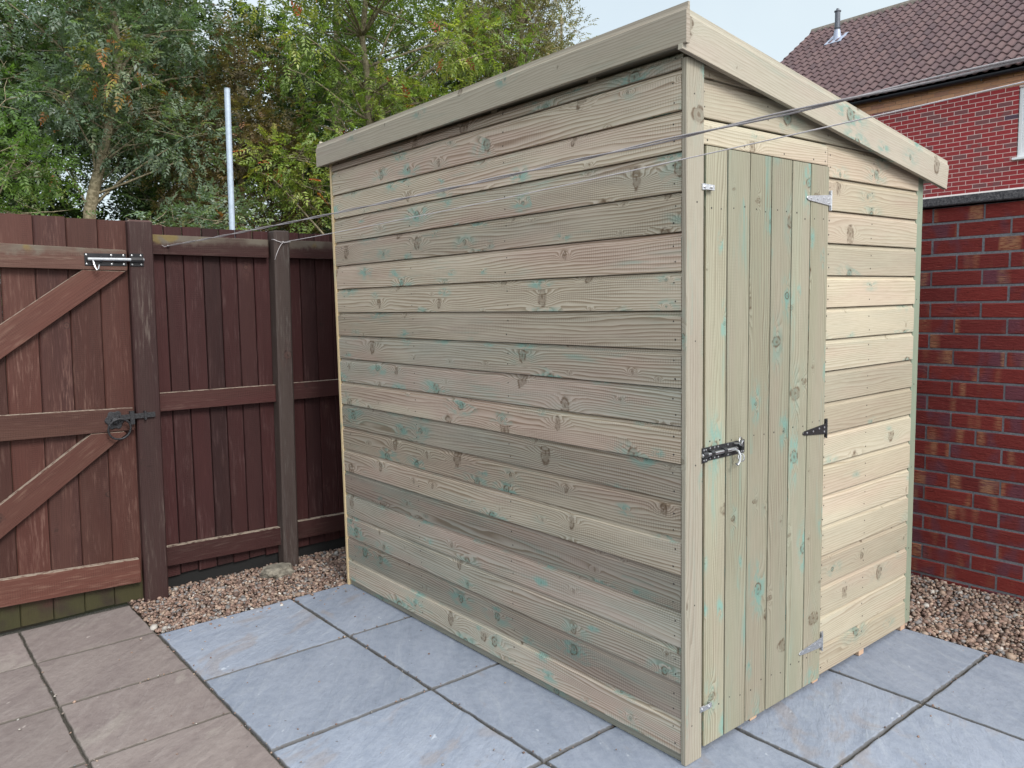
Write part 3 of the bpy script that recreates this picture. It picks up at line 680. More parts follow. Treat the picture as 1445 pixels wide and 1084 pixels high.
# ================================================================== PAVING, GRAVEL, GROUND
def slabs(name, xs, ys, mat, gap, skip=lambda i, j: False, zj=.0015):
    VV, FF, UU, TT, EE = [], [], [], [], []
    N = 22
    for i in range(len(xs)-1):
        for j in range(len(ys)-1):
            if skip(i, j): continue
            x0, x1, y0, y1 = xs[i]+gap/2, xs[i+1]-gap/2, ys[j]+gap/2, ys[j+1]-gap/2
            base = len(VV); t = (random.random(), random.random(), random.random(), 1); tz = random.uniform(-zj, zj)*.5; tx, ty = random.uniform(-.002, .002), random.uniform(-.002, .002)
            ts = [0, .004, .014, .03]+[k/N for k in range(1, N)]+[1-.03, 1-.014, 1-.004, 1]; n = len(ts)
            for a in ts:
                for b in ts:
                    ea = min(a, 1-a)*(x1-x0); eb = min(b, 1-b)*(y1-y0); e = min(ea, eb)
                    x = x0+(x1-x0)*a; y = y0+(y1-y0)*b
                    nv = mnoise.noise(Vector((x*14+i*7, y*14+j*3, 1.)))*.0042*(1 if e < .006 else 0)
                    nv2 = mnoise.noise(Vector((x*45, y*45, 4.)))*.0026*(1 if e < .006 else 0)
                    h = mnoise.noise(Vector((x*3.3+i, y*3.3+j, 2.)))*.0013+mnoise.noise(Vector((x*13, y*9, 7.)))*.0006
                    z = h+tz+tx*(a-.5)+ty*(b-.5)-(.0035 if e < .0005 else (.0004 if e < .004 else 0))-.001
                    VV.append((x+(nv+nv2)*(1 if ea <= eb else 0), y+(nv-nv2)*(1 if eb < ea else 0), z)); UU.append((x+t[2]*20, y+t[1]*20)); EE.append(min(1, e/.008))
            for a in range(n-1):
                for b in range(n-1):
                    FF.append((base+a*n+b, base+(a+1)*n+b, base+(a+1)*n+b+1, base+a*n+b+1)); TT.append(t)
            # sides
            rim = [a*n for a in range(n)]+[(n-1)*n+b for b in range(1, n)]+[a*n+n-1 for a in range(n-2, -1, -1)]+[b for b in range(n-2, 0, -1)]
            b2 = len(VV)
            for r in rim:
                p = VV[base+r]; VV.append((p[0], p[1], -.04)); UU.append(UU[base+r]); EE.append(0)
            m = len(rim)
            for q in range(m):
                FF.append((base+rim[q], b2+q, b2+(q+1) % m, base+rim[(q+1) % m])); TT.append(t)
    me = bpy.data.meshes.new(name); me.from_pydata(VV, [], FF)
    uvl = me.uv_layers.new(name='grain'); uvl.data.foreach_set('uv', np.array([UU[k] for f in FF for k in f], dtype=np.float32).ravel())
    ca = me.color_attributes.new('tone', 'FLOAT_COLOR', 'CORNER'); ca.data.foreach_set('color', np.array([(*t[:3], EE[k]) for t, f in zip(TT, FF) for k in f], dtype=np.float32).ravel())
    me.polygons.foreach_set('use_smooth', [True]*len(FF)); me.materials.append(M[mat]); me.update()
    o = bpy.data.objects.new(name, me); C.objects.link(o); return tag(o, kind='structure')
xs = [-.928, -.305, .302, .922, 1.520]; ys = [-3.41, -2.79, -2.17, -1.55, -.94, -.322, .292, .918, 1.557, 2.150]
slabs('patio_paving', xs, ys, 'slabblue', .011)
xs2 = [-3.73, -3.26, -2.79, -2.325, -1.86, -1.392, -.928]; ys2 = [-3.4, -2.94, -2.475, -2.01, -1.545, -1.08, -.615, -.15, .32, .785, 1.25, 1.715, 2.18, 2.60]
slabs('path_paving', xs2, ys2, 'slabbrown', .008)
mb = MB(); mb.face([(-3.8, -3.5, -.0105), (1.53, -3.5, -.0105), (1.53, 2.16, -.0105), (-3.8, 2.16, -.0105)], [(0, 0)]*4, (0, 0, 0, 1))
mb.face([(-3.8, 2.16, -.0105), (-.925, 2.16, -.0105), (-.925, 2.66, -.0105), (-3.8, 2.66, -.0105)], [(0, 0)]*4, (0, 0, 0, 1))
tag(mb.build('paving_joints', M['joint']), kind='structure')
mb = MB(); S = 90
mb.face([(-S, -S, -.06), (S, -S, -.06), (S, S, -.06), (-S, S, -.06)], [(0, 0)]*4, (0, 0, 0, 1)); tag(mb.build('ground', M['soil']), kind='structure')
mb = MB()
mb.face([(1.521, -3.4, -.016), (2.2, -3.4, -.016), (2.2, 2.7, -.016), (1.521, 2.7, -.016)], [(0, 0)]*4, (0, 0, 0, 1))
mb.face([(-.92, 2.152, -.016), (1.521, 2.152, -.016), (1.521, 2.7, -.016), (-.92, 2.7, -.016)], [(0, 0)]*4, (0, 0, 0, 1))
tag(mb.build('gravel_bed', M['bed']), kind='structure')

def ico():
    import bmesh
    bm = bmesh.new(); bmesh.ops.create_icosphere(bm, subdivisions=1, radius=1); bm.verts.ensure_lookup_table()
    v = np.array([x.co[:] for x in bm.verts]); f = np.array([[q.index for q in p.verts] for p in bm.faces]); bm.free(); return v, f
def pebbles(name, regions, label, cat):
    v0, f0 = ico(); var = []
    for _ in range(14):
        d = rng.normal(0, .13, (len(v0), 1)); var.append(v0*(1+d)*np.array([1, rng.uniform(.65, .95), rng.uniform(.45, .75)]))
    VV, FF, TT = [], [], []; off = 0
    for (x0, x1, y0, y1, sp, zb, inside) in regions:
        for layer in range(2):
            gx = np.arange(x0, x1, sp); gy = np.arange(y0, y1, sp)
            for x in gx:
                for y in gy:
                    if layer and rng.random() < .45: continue
                    px, py = x+rng.uniform(-.6, .6)*sp, y+rng.uniform(-.6, .6)*sp
                    if not inside(px, py): continue
                    s = sp*rng.uniform(.32, .85)*(1.6 if rng.random() < .07 else 1)
                    a, b_, c = rng.uniform(0, 6.28), rng.normal(0, .35), rng.normal(0, .35)
                    ca, sa, cb, sb, cc, sc = math.cos(a), math.sin(a), math.cos(b_), math.sin(b_), math.cos(c), math.sin(c)
                    Rm = np.array([[ca, -sa, 0], [sa, ca, 0], [0, 0, 1]])@np.array([[1, 0, 0], [0, cb, -sb], [0, sb, cb]])@np.array([[cc, 0, sc], [0, 1, 0], [-sc, 0, cc]])
                    hz = zb(px, py)+layer*sp*.42+rng.uniform(-.002, .002)
                    VV.append((var[rng.integers(14)]*s)@Rm.T+np.array([px, py, hz])); FF.append(f0+off); off += len(v0)
                    TT.append(np.tile([rng.random(), rng.random(), 0, 1], (len(v0), 1)))
    o = bigmesh(name, np.vstack(VV), np.vstack(FF), np.vstack(TT), M['pebble'], None, True)
    return tag(o, label, cat, kind='stuff')
hump = lambda x, y: -.006+.010*mnoise.noise(Vector((x*4, y*4, 0)))+max(0, (y-2.25))*.05
foot = lambda x, y: not (-.86 < x < -.75 and 2.56 < y)
# heap against the fence, in the corner, and the strip by the brick wall
pebbles('gravel', [(-.918, .42, 2.158, 2.66, .0152, hump, foot), (.42, 2.15, 2.158, 2.66, .022, hump, lambda x, y: True), (-1.0, 0., 2.03, 2.155, .014, lambda x, y: -.004 if y < 2.14 else 0, lambda x, y: rng.random() < .035+.12*max(0, (y-2.12)*20))], 'loose brown and cream gravel in the strip under the fence', 'gravel')
hump2 = lambda x, y: -.004+.008*mnoise.noise(Vector((x*4, y*4, 5)))+max(0, x-1.7)*.03
pebbles('gravel', [(1.527, 2.165, -.75, .75, .0165, hump2, lambda x, y: True), (1.527, 2.165, .75, 2.158, .023, hump2, lambda x, y: True), (1.527, 2.165, -2.4, -.75, .023, hump2, lambda x, y: True)], 'loose brown and grey gravel in the strip along the garden brick wall', 'gravel')
for lab, rg in (('small crumbs of grit and soil scattered over the paving', (-3.2, 1.52, -1.6, 2.15)),):
    def near_joint(x, y):
        dx = min(abs(x-q) for q in (xs if x > -.93 else xs2)); dy = min(abs(y-q) for q in (ys if x > -.93 else ys2)); dd = min(dx, dy)
        return rng.random() < (.018 if dd < .010 else .0004) and not (0 < x < 1.52 and 0 < y < 2.15)
    g = pebbles('grit', [(rg[0], rg[1], rg[2], rg[3], .0065, lambda x, y: .0005, near_joint)], lab, 'grit')
# concrete collar by the post
import bmesh
bm = bmesh.new(); bmesh.ops.create_icosphere(bm, subdivisions=4, radius=1)
for v in bm.verts:
    n = mnoise.noise(v.co*1.6)*.28+mnoise.noise(v.co*4.5)*.12+mnoise.noise(v.co*12)*.04
    c = v.co*(1+n); v.co = Vector((c.x*.088, c.y*.062, max(-.5, min(.62, c.z))*.055))
me = bpy.data.meshes.new('concrete_lump'); bm.to_mesh(me); bm.free(); me.materials.append(M['concrete'])
o = bpy.data.objects.new('concrete_lump', me); C.objects.link(o); o.location = (-.215, 2.500, .022)
tag(o, 'rough lump of old concrete in the gravel at the foot of the grey post', 'concrete')

# ================================================================== GARDEN WALL
gw = empty('garden_wall', (2.28, 0, 0)); tag(gw, 'dark red rustic brick garden wall with flat dark coping, right of the shed', 'wall')
XW = 2.175
mbB = MB(); zc0 = 1.754+.0745
n = 26
for k in range(n):
    z1 = zc0-.075*k-.005; z0 = z1-.065
    off = (k % 2)*.1125+.048; y = -3.2+off
    while y < 2.9:
        a, b = y+.005, y+.22
        jx = random.uniform(-.002, .002); jz = random.uniform(-.001, .001); tone = mbB.tone()
        y += .225
        prof = chamf(XW+jx, XW+.1, z0+jz, z1+jz, .003)
        mbB.extrude([(p, q) for p, q in prof], (0, 0, 0), (0, 1, 0), (1, 0, 0), (0, 0, 1), a+random.uniform(-.001, .001), b+random.uniform(-.001, .001), tone, 0)
mbB.build('brickwork', M['brick'], gw)
mb = MB(); mb.box(XW+.0035, XW+.21, -3.2, 2.9, -.05, zc0-.004, 'y', .0005); mb.build('mortar_core', M['mortar'], gw)
y = -3.2; ci = 0
for y0 in (-3.2, -2.3, -1.4, -.5, .4, 1.3, 2.2):
    mb = MB(); prof = [(XW-.030, zc0+.004), (XW-.033, zc0+.008), (XW-.033, zc0+.043), (XW-.024, zc0+.051), (XW+.24, zc0+.058), (XW+.245, zc0+.004)]
    mb.extrude(prof, (0, 0, 0), (0, 1, 0), (1, 0, 0), (0, 0, 1), y0+.002, y0+.898); mb.build('coping_stone', M['coping'], gw)

# ================================================================== HOUSE BEYOND
hs = empty('brick_house', (15, 4, 0)); tag(hs, 'red brick house with a purple brown tiled roof beyond the garden wall', 'house')
XH = 13.1; ZE = 4.975; YL = 9.22; YR = -6.0
wy0, wy1, wz0, wz1 = 2.30, 3.54, 3.60, 4.72
mbR = MB(); mbY = MB(); k = 0; z1 = ZE-.002
while z1 > .05:
    z0 = z1-.065; off = (k % 2)*.1125; y = YR+off-.045
    proj = .012 if k < 1 else (.006 if k < 3 else 0)
    while y < YL-.02:
        a, b = max(y+.005, YR), min(y+.22, YL); y += .225
        if b-a < .03: continue
        if z0 < wz1 and z1 > wz0 and b > wy0 and a < wy1:
            if a < wy0-.03: b = wy0-.0
            elif b > wy1+.03: a = wy1+.0
            else: continue
        (mbY if k < 3 else mbR).extrude([(XH-proj, z0), (XH+.05, z0), (XH+.05, z1), (XH-proj, z1)], (0, 0, 0), (0, 1, 0), (1, 0, 0), (0, 0, 1), a, b, None, 0, uvo=(0, 0))
    z1 -= .075; k += 1
wall = mbR.build('brick_wall', M['brickhouse'], hs)
mbY.build('buff_brick_band', M['buff'], hs)
def wallslab(name, mat, za, zb_, x0=XH+.002):
    mb = MB()
    for (ya, yb, z0, z1) in ((YR, wy0, za, zb_), (wy1, YL, za, zb_)): mb.box(x0, XH+.1, ya, yb, z0, z1, 'y', .0)
    if za < wz0: mb.box(x0, XH+.1, wy0, wy1, za, min(zb_, wz0), 'y', .0)
    if zb_ > wz1: mb.box(x0, XH+.1, wy0, wy1, max(za, wz1), zb_, 'y', .0)
    mb.build(name, mat, hs)
wallslab('mortar_backing', M['mortarpale'], -.05, ZE-.225)
wallslab('buff_mortar_backing', M['mortarbuff'], ZE-.224, ZE, XH+.0015)
mb = MB(); rz = 7.86; xr = 16.92
for yg in (YL-.002, YR): mb.face([(XH+.1, yg, 0), (20.4, yg, 0), (20.4, yg, 5.0), (xr, yg, rz-.12), (XH+.1, yg, 5.0)], [(0, 0)]*5, (.5, .3, 0, 1))
mb.face([(20.4, YR, 0), (20.4, YL, 0), (20.4, YL, 5), (20.4, YR, 5)], [(0, 0)]*4, (.5, .3, 0, 1)); mb.build('gable_walls', M['brickhouse'], hs)
# roof tiles: one curved course per row
sl_ = R(35); ca_, sa_ = math.cos(sl_), math.sin(sl_); E0 = V(12.90, 0, 5.04); UP = V(ca_, 0, sa_); NN = V(-sa_, 0, ca_)
roll = .165; gauge = .275; ncourse = int((xr-12.90)/ca_/gauge)+1; yL, yR_ = 9.40, -6.2; per = 10
ny = int((yL-yR_)/roll)*per
VV, FF, TT = [], [], []; off = 0
ph = (np.arange(ny+1) % per)/per
shape = np.where(ph < .62, np.sin(np.pi*ph/.62)**.8*.042, -.006*np.sin(np.pi*(ph-.62)/.38))
Y = yL-np.arange(ny+1)*(roll/per)
for c in range(ncourse):
    s0 = c*gauge; s1 = min(s0+gauge+.03, (xr-12.90)/ca_); sh = (c % 2)*0
    rnd = rng.random((ny//per+2, 3))
    tid = (np.arange(ny+1)//per)
    jit = (rnd[tid, 2]-.5)*.006
    rows = [(s0+.004, -.018), (s0-.002, .020), (s0+.012, .026), (s1, -.004)]
    for (s, h) in rows:
        hh = h+shape+ (jit if h > 0 else 0)
        if h == -.018: hh = -.012+shape*.7
        Pp = np.stack([E0.x+UP.x*s+NN.x*hh, Y, E0.z+UP.z*s+NN.z*hh], 1); VV.append(Pp)
        TT.append(np.stack([rnd[tid, 0], rnd[tid, 1], rnd[tid, 2], np.ones(ny+1)], 1))
    b = off; w = ny+1
    for r_ in range(3):
        i = np.arange(ny); FF.append(np.stack([b+r_*w+i+1, b+r_*w+i, b+(r_+1)*w+i, b+(r_+1)*w+i+1], 1))
    off += 4*w
roof = bigmesh('tiled_roof', np.vstack(VV), np.vstack(FF), np.vstack(TT), M['tile'], hs)
mb = MB(); ridge = [(xr-.13, rz-.085), (xr-.115, rz-.02), (xr-.07, rz+.045), (xr, rz+.065), (xr+.07, rz+.045), (xr+.115, rz-.02), (xr+.13, rz-.085)]
y = YR-.2
while y < yL-.05:
    y1 = min(y+.45, yL+.02); mb.extrude(ridge, (0, 0, 0), (0, 1, 0), (1, 0, 0), (0, 0, 1), y+.004, y1-.004); y += .45
mb.build('ridge_tiles', simple('ridge_tile', (.16, .14, .12), .9, nz=.3, scale=20), roof)
mb = MB(); mb.extrude([(xr, rz-.05), (20.9, 4.9), (20.9, 4.8), (xr, rz-.2)], (0, 0, 0), (0, 1, 0), (1, 0, 0), (0, 0, 1), YR-.2, yL); mb.build('rear_roof_slope', M['tile'], hs)
mb = MB(); mb.extrude([(12.93, 4.99), (12.93, 5.045), (xr, rz-.04), (xr, rz-.14)], (0, 0, 0), (0, 1, 0), (1, 0, 0), (0, 0, 1), YL+.06, yL-.005); mb.build('verge_board', M['upvc'] if False else simple('verge_mortar', (.22, .2, .19), .9), hs)
gut = [(12.945+.045*math.cos(t), 4.985+.045*math.sin(t)) for t in [math.pi+k*math.pi/10 for k in range(11)]]
gut = [(a, b) for a, b in gut]+[(12.852, 4.99), (12.748, 4.99)]
mb = MB(); mb.extrude(gut[:11]+[(12.99, 4.995), (12.90, 4.995)], (0, 0, 0), (0, 1, 0), (1, 0, 0), (0, 0, 1), YR, yL); mb.build('gutter', M['plastic'], hs)
mb = MB(); mb.box(12.995, XH-.013, YR, yL-.05, 4.962, 4.99, 'y'); mb.build('soffit', M['plastic'], hs)
for yb in (2.2, 4.05, 5.75, 7.4):
    mb = MB(); mb.box(12.95, 12.98, yb, yb+.03, 4.915, 4.95, 'z'); mb.build('gutter_bracket', M['plastic'], hs)
# flue
fx, fy, fz = 15.98, 8.27, 5.04+(15.98-12.90)*math.tan(sl_)
mb = MB(); mb.tube([(fx, fy, fz-.1), (fx, fy, fz+.62)], .058, 16); mb.tube([(fx, fy, fz+.62), (fx, fy, fz+.64)], .075, 16); mb.tube([(fx, fy, fz+.64), (fx, fy, fz+.69)], [.04, .03], 10)
mb.tube([(fx, fy, fz+.26), (fx, fy, fz+.28)], .072, 16)
fl = mb.build('flue_pipe', M['flue'], hs)
mb = MB(); mb.tube([(fx, fy, fz-.02), (fx, fy, fz+.22)], [.10, .066], 16)
for q in range(1): mb.extrude([(-.24, .028), (.22, .028), (.22, .045), (-.24, .045)], (fx-.0, fy, fz), (0, 1, 0), UP, NN, -.2, .2)
mb.build('flue_flashing', M['flash'], fl)
# window
mb = MB()
for (a, b, c, d) in ((wy0, wy0+.06, wz0, wz1), (wy1-.06, wy1, wz0, wz1), (wy0+.06, wy1-.06, wz0, wz0+.06), (wy0+.06, wy1-.06, wz1-.06, wz1), ((wy0+wy1)/2-.03, (wy0+wy1)/2+.03, wz0+.06, wz1-.06)):
    mb.box(XH+.03, XH+.085, a, b, c, d, 'z' if d-c > .3 else 'y', .004)
for (a, b) in ((wy0+.061, (wy0+wy1)/2-.031), ((wy0+wy1)/2+.031, wy1-.061)):
    zz = wz1-.06-.50
    mb.box(XH+.036, XH+.078, a, b, zz-.018, zz+.018, 'y', .003)
    for (p, q) in ((a, a+.035), (b-.035, b)): mb.box(XH+.037, XH+.08, p, q, wz0+.061, zz-.019, 'z', .003)
win = mb.build('window', M['upvc'], hs)
mb = MB(); mb.face([(XH+.06, wy0+.05, wz0+.05), (XH+.06, wy0+.05, wz1-.05), (XH+.06, wy1-.05, wz1-.05), (XH+.06, wy1-.05, wz0+.05)], [(0, 0)]*4, (0, 0, 0, 1)); mb.build('pane', M['glass'], win)
mb = MB(); mb.box(XH-.055, XH+.09, wy0-.05, wy1+.05, wz0-.04, wz0+.005, 'y', .006); mb.build('sill', M['upvc'], win)

# ================================================================== WASHING LINES, POLE
def line_pts(a, b, sag, n=40):
    a, b = Vector(a), Vector(b); return [a.lerp(b, t/n)+V(0, 0, -sag*4*(t/n)*(1-t/n)) for t in range(n+1)]
def cord(mb, pts, r, twist=0.):
    if not twist: mb.tube(pts, r, 8, m=0); return
    for s in (0, math.pi):
        dense = []
        for i in range(len(pts)-1):
            for j in range(10): dense.append(pts[i].lerp(pts[i+1], j/10))
        q = []
        for i, p in enumerate(dense):
            a = s+i*twist; q.append(p+V(math.cos(a)*.0012, 0, math.sin(a)*.0020))
        mb.tube(q, r, 6)
A0 = V(-.643, 2.598, 1.729); A1 = V(-.81, -1.13, 1.70); d = (A1-A0)
# first line: nailed on the fence rail, runs overhead past the camera
mb = MB(); pts = line_pts(A0, A0+d*1.28, .018); cord(mb, pts, .0015, .16)
mb.disc(A0+V(0, -.001, -.001), (0, -1, 0), .004, .006, 8); mb.torus(A0+V(0, -.006, 0), (0, -.3, 1), .006, .0016, 14, 6)
mb.tube([A0+V(0, -.006, 0), A0+V(-.02, -.006, -.006), A0+V(-.032, -.005, .002)], .0013, 6)
tag(mb.build('washing_line', M['cord'], None, True, True), 'thicker twisted grey washing line tied to the top fence rail and crossing the shed', 'washing line')
B0 = V(-.075, 2.557, 1.760); B1 = V(-.12, -.90, 1.83); d = B1-B0
mb = MB(); mb.tube(line_pts(B0, B0+d*1.25, .020), .0016, 8)
px, pxe = -.1215, -.0335
mb.tube([(px+.002, 2.60, 1.776), (px-.002, 2.557, 1.772), (px+.012, 2.5545, 1.766), (-.09, 2.5545, 1.760), (-.06, 2.5545, 1.759), (-.036, 2.5560, 1.764), (-.0315, 2.60, 1.770)], .0016, 8)
mb.tube([(-.070, 2.553, 1.760), (-.088, 2.550, 1.750), (-.106, 2.549, 1.722), (-.118, 2.550, 1.694), (-.127, 2.552, 1.668)], .0014, 6)
mb.tube([(-.078, 2.553, 1.764), (-.070, 2.549, 1.756), (-.062, 2.553, 1.763)], .0024, 8)
tag(mb.build('washing_line', M['cordpale'], None, True, True), 'thin pale washing line knotted round the grey fence post, lower of the two', 'washing line')
mb = MB(); mb.tube([(.67, 5.36, 0), (.735, 5.36, 3.245)], .0245, 20, caps=False); mb.tube([(.735, 5.36, 3.245), (.7352, 5.36, 3.252), (.7353, 5.36, 3.256)], [.0245, .027, .02], 20)
tag(mb.build('metal_pole', M['pole'], None, True, True), 'pale galvanised metal pole standing up behind the fence', 'pole')

# ================================================================== TREES
def leaf_tmpl(kind):
    """vertices (n,3) quads; x = along spray"""
    V_, F_ = [], []
    def leaflet(b, d, l, w, droop=.25):
        d = np.array(d, float); d /= np.linalg.norm(d); s = np.cross([0, 0, 1], d); s /= np.linalg.norm(s)+1e-9
        b = np.array(b, float); i = len(V_)
        V_.extend([b, b+d*l*.45+s*w/2+np.array([0, 0, .1*w]), b+d*l+np.array([0, 0, -droop*l]), b+d*l*.45-s*w/2+np.array([0, 0, .1*w])]); F_.append([i, i+1, i+2, i+3])
    if kind == 'pinnate':
        for k in range(4):
            x = .22+.2*k
            for s in (-1, 1): leaflet((x, 0, -.25*x*x), (.55, s*.9, 0), .36-.04*k, .12)
        leaflet((.88, 0, -.2), (1, 0, 0), .36, .13)
    elif kind == 'ovate':
        for k, (x, s) in enumerate([(.1, 1), (.3, -1), (.5, 1), (.7, -1), (.85, 1)]): leaflet((x, 0, -.1*x), (.5, s*.8, .15), .42, .26)
        leaflet((.95, 0, -.1), (1, 0, 0), .4, .24)
    elif kind == 'narrow':
        for k in range(6):
            x = .1+.15*k; s = 1 if k % 2 else -1; leaflet((x, 0, 0), (.8, s*.55, .1), .42, .13)
    return np.array(V_), np.array(F_)
TM = {k: leaf_tmpl(k) for k in ('pinnate', 'ovate', 'narrow')}
def sprays(cl, kind, size, per, spread_):
    """cl: clumps (x,y,z,r). returns arrays"""
    v0, f0 = TM[kind]; VV, TT = [], []
    for (x, y, z, r) in cl:
        n = int(per*(r/.35)**2)
        d = rng.normal(size=(n, 3)); d /= np.linalg.norm(d, axis=1)[:, None]
        rad = r*rng.uniform(.35, 1., n)**.6
        pos = np.array([x, y, z])+d*rad[:, None]*np.array([1, 1, .8])
        hue = rng.random()*.5; fwd = d+rng.normal(0, .5, (n, 3)); fwd[:, 2] -= .15; fwd /= np.linalg.norm(fwd, axis=1)[:, None]
        up = rng.normal(0, .35, (n, 3))+np.array([0, 0, 1.]); side = np.cross(up, fwd); side /= np.linalg.norm(side, axis=1)[:, None]+1e-9; up = np.cross(fwd, side)
        s = size*rng.uniform(.7, 1.25, n)
        P3 = pos[:, None, :]+s[:, None, None]*(v0[None, :, 0:1]*fwd[:, None, :]+v0[None, :, 1:2]*side[:, None, :]+v0[None, :, 2:3]*up[:, None, :])
        P3 += rng.normal(0, size*.025, P3.shape)
        VV.append(P3.reshape(-1, 3)); tone = np.stack([np.clip(hue+rng.random(n)*.5+(rng.random(n) < .03)*.4, 0, 1), rng.random(n), rng.random(n), np.ones(n)], 1)
        TT.append(np.repeat(tone, len(v0), 0))
    VV = np.vstack(VV); TT = np.vstack(TT); k = len(VV)//len(v0)
    FF = (f0[None]+np.arange(k)[:, None, None]*len(v0)).reshape(-1, 4)
    return VV, FF, TT
def crown_clumps(c, r, n, rc, shell=.35, zmin=None, cut=None):
    out = []
    while len(out) < n:
        d = rng.normal(size=3); d /= np.linalg.norm(d); t = rng.uniform(shell, 1.)**.7
        p = np.array(c)+d*t*np.array(r)
        if zmin is not None and p[2] < zmin: continue
        if cut and cut(p): continue
        out.append((*p, rc*rng.uniform(.65, 1.3)))
    return out
def tree(name, label, base, trunk, clumps, leafmat, kind='ovate', size=.13, per=60, tr=.09, group=None, twigs=1., cat='tree', brk=.35):
    t = empty(name, base); tag(t, label, cat, group)
    mb = MB(); tp = [Vector(p) for p in trunk]
    sm = []
    for i in range(len(tp)-1):
        for k in range(4):
            p = tp[i].lerp(tp[i+1], k/4); sm.append(p+Vector((mnoise.noise(p*3), mnoise.noise(p*3+V(5, 0, 0)), 0))*.05)
    sm.append(tp[-1]); n = len(sm)
    mb.tube(sm, [tr*(1-.75*i/(n-1))+.006 for i in range(n)], 10)
    for (x, y, z, r) in clumps:
        if random.random() > twigs: continue
        e = V(x, y, z); cand = [i for i in range(n) if sm[i].z < z-.1] or [0]
        i0 = min(cand, key=lambda i: (sm[i]-e).length+random.uniform(0, .8)); s = sm[i0]; L0 = (e-s).length
        m1 = s.lerp(e, .35)+Vector((random.uniform(-.1, .1), random.uniform(-.1, .1), random.uniform(-.02, .12)))*L0
        m2 = s.lerp(e, .7)+Vector((random.uniform(-.08, .08), random.uniform(-.08, .08), random.uniform(0, .1)))*L0
        rr = min(tr*.3, .006+.007*L0)
        pts = [s]
        for k in range(1, 7):
            q = k/6; pts.append(s*(1-q)**3+m1*3*q*(1-q)**2+m2*3*q*q*(1-q)+e*q**3)
        mb.tube(pts, [rr*(1-.8*k/6)+.002 for k in range(7)], 6)
        for _ in range(5):
            a = pts[random.randint(3, 6)]; d_ = Vector(rng.normal(size=3)); d_.z = abs(d_.z)*.6; d_.normalize()
            mb.tube([a, a+d_*r*.5, a+d_*r*.9+Vector(rng.normal(0, .1, 3))*r], [.005, .0035, .0015], 5)
    mb.build('trunk', M['bark'], t, True, True)
    VV, FF, TT = sprays(clumps, kind, size, per, 1)
    bigmesh('crown', VV, FF, TT, leafmat, t)
    return t
# nearer trees just beyond the fence
cl = crown_clumps((.75, 8.3, 4.25), (1.35, 1.0, 1.75), 62, .34)+crown_clumps((.95, 7.0, 2.35), (.55, .35, .30), 9, .26, zmin=2.0)
tree('ash_tree', 'grey green leafy tree with a forked pale trunk behind the gate', (.3, 8.4, 0), [(.30, 8.4, 0), (.18, 8.35, 1.6), (.25, 8.3, 2.5), (.42, 8.25, 3.2), (.62, 8.2, 3.9), (.62, 8.3, 5.6)], cl, M['leafash'], 'pinnate', .17, 72, .085)
mbx = MB()
cl = crown_clumps((-.85, 7.6, 2.6), (.75, .8, .95), 26, .3)
tree('hedge_tree', 'fresh green bush at the left edge beyond the gate', (-.9, 7.8, 0), [(-.9, 7.8, 0), (-.85, 7.7, 1.5), (-.8, 7.6, 3.)], cl, M['leafbright'], 'pinnate', .15, 72, .06, cat='bush')
cl = crown_clumps((3.15, 6.6, 4.75), (1.55, 1.2, 1.75), 64, .34)+crown_clumps((2.2, 7.2, 3.0), (.5, .5, .6), 8, .28)
tree('elder_tree', 'yellow green tree with a few red leaves above the middle of the shed', (2.9, 7.0, 0), [(2.9, 7.0, 0), (2.8, 6.9, 1.8), (2.95, 6.8, 3.2), (2.8, 6.7, 4.4), (3.0, 6.6, 6.)], cl, M['leafyel'], 'pinnate', .155, 78, .06)
cl = crown_clumps((1.95, 8.4, 3.3), (1.0, .7, 1.8), 84, .29)
tree('ivy_tree', 'brown and olive small leaved tree behind the metal pole', (2., 8.6, 0), [(2., 8.6, 0), (1.95, 8.5, 1.6), (2.05, 8.5, 3.), (2.0, 8.4, 4.2)], cl, M['leafolive'], 'ovate', .095, 130, .06)
cl = crown_clumps((1.15, 6.05, 2.0), (.22, .2, .2), 5, .16)
tree('young_shrub', 'small yellowish shrub top just above the fence by the grey post', (1.15, 6.05, 0), [(1.15, 6.05, 0), (1.15, 6.05, 1.), (1.15, 6.05, 1.9)], cl, M['leafyel'], 'ovate', .09, 60, .02, cat='shrub')
cl = crown_clumps((5.50, 7.2, 5.0), (.95, .8, 2.3), 110, .3)
tree('grey_poplar', 'tall dull olive tree with its crown ending against the open sky', (5.6, 7.2, 0), [(5.6, 7.2, 0), (5.6, 7.2, 2.5), (5.5, 7.1, 4.5), (5.55, 7.1, 7.)], cl, M['leafgrey'], 'narrow', .12, 95, .07)
cl = crown_clumps((8.0, 8.9, 5.2), (.55, .5, 1.25), 18, .22)
tree('twiggy_tree', 'thin sparse treetop showing over the highest corner of the shed', (8.0, 8.9, 0), [(8., 8.9, 0), (8.05, 8.9, 3.), (7.95, 8.9, 6.3)], cl, M['leafgrey'], 'narrow', .11, 26, .06)
cl = crown_clumps((18.3, 11.9, 7.15), (.5, .4, .75), 12, .22)
tree('distant_tree', 'tiny treetop beside the left end of the tiled roof', (18.3, 11.9, 0), [(18.3, 11.9, 0), (18.3, 11.9, 4.), (18.3, 11.9, 7.6)], cl, M['leafdark'], 'ovate', .16, 26, .08)
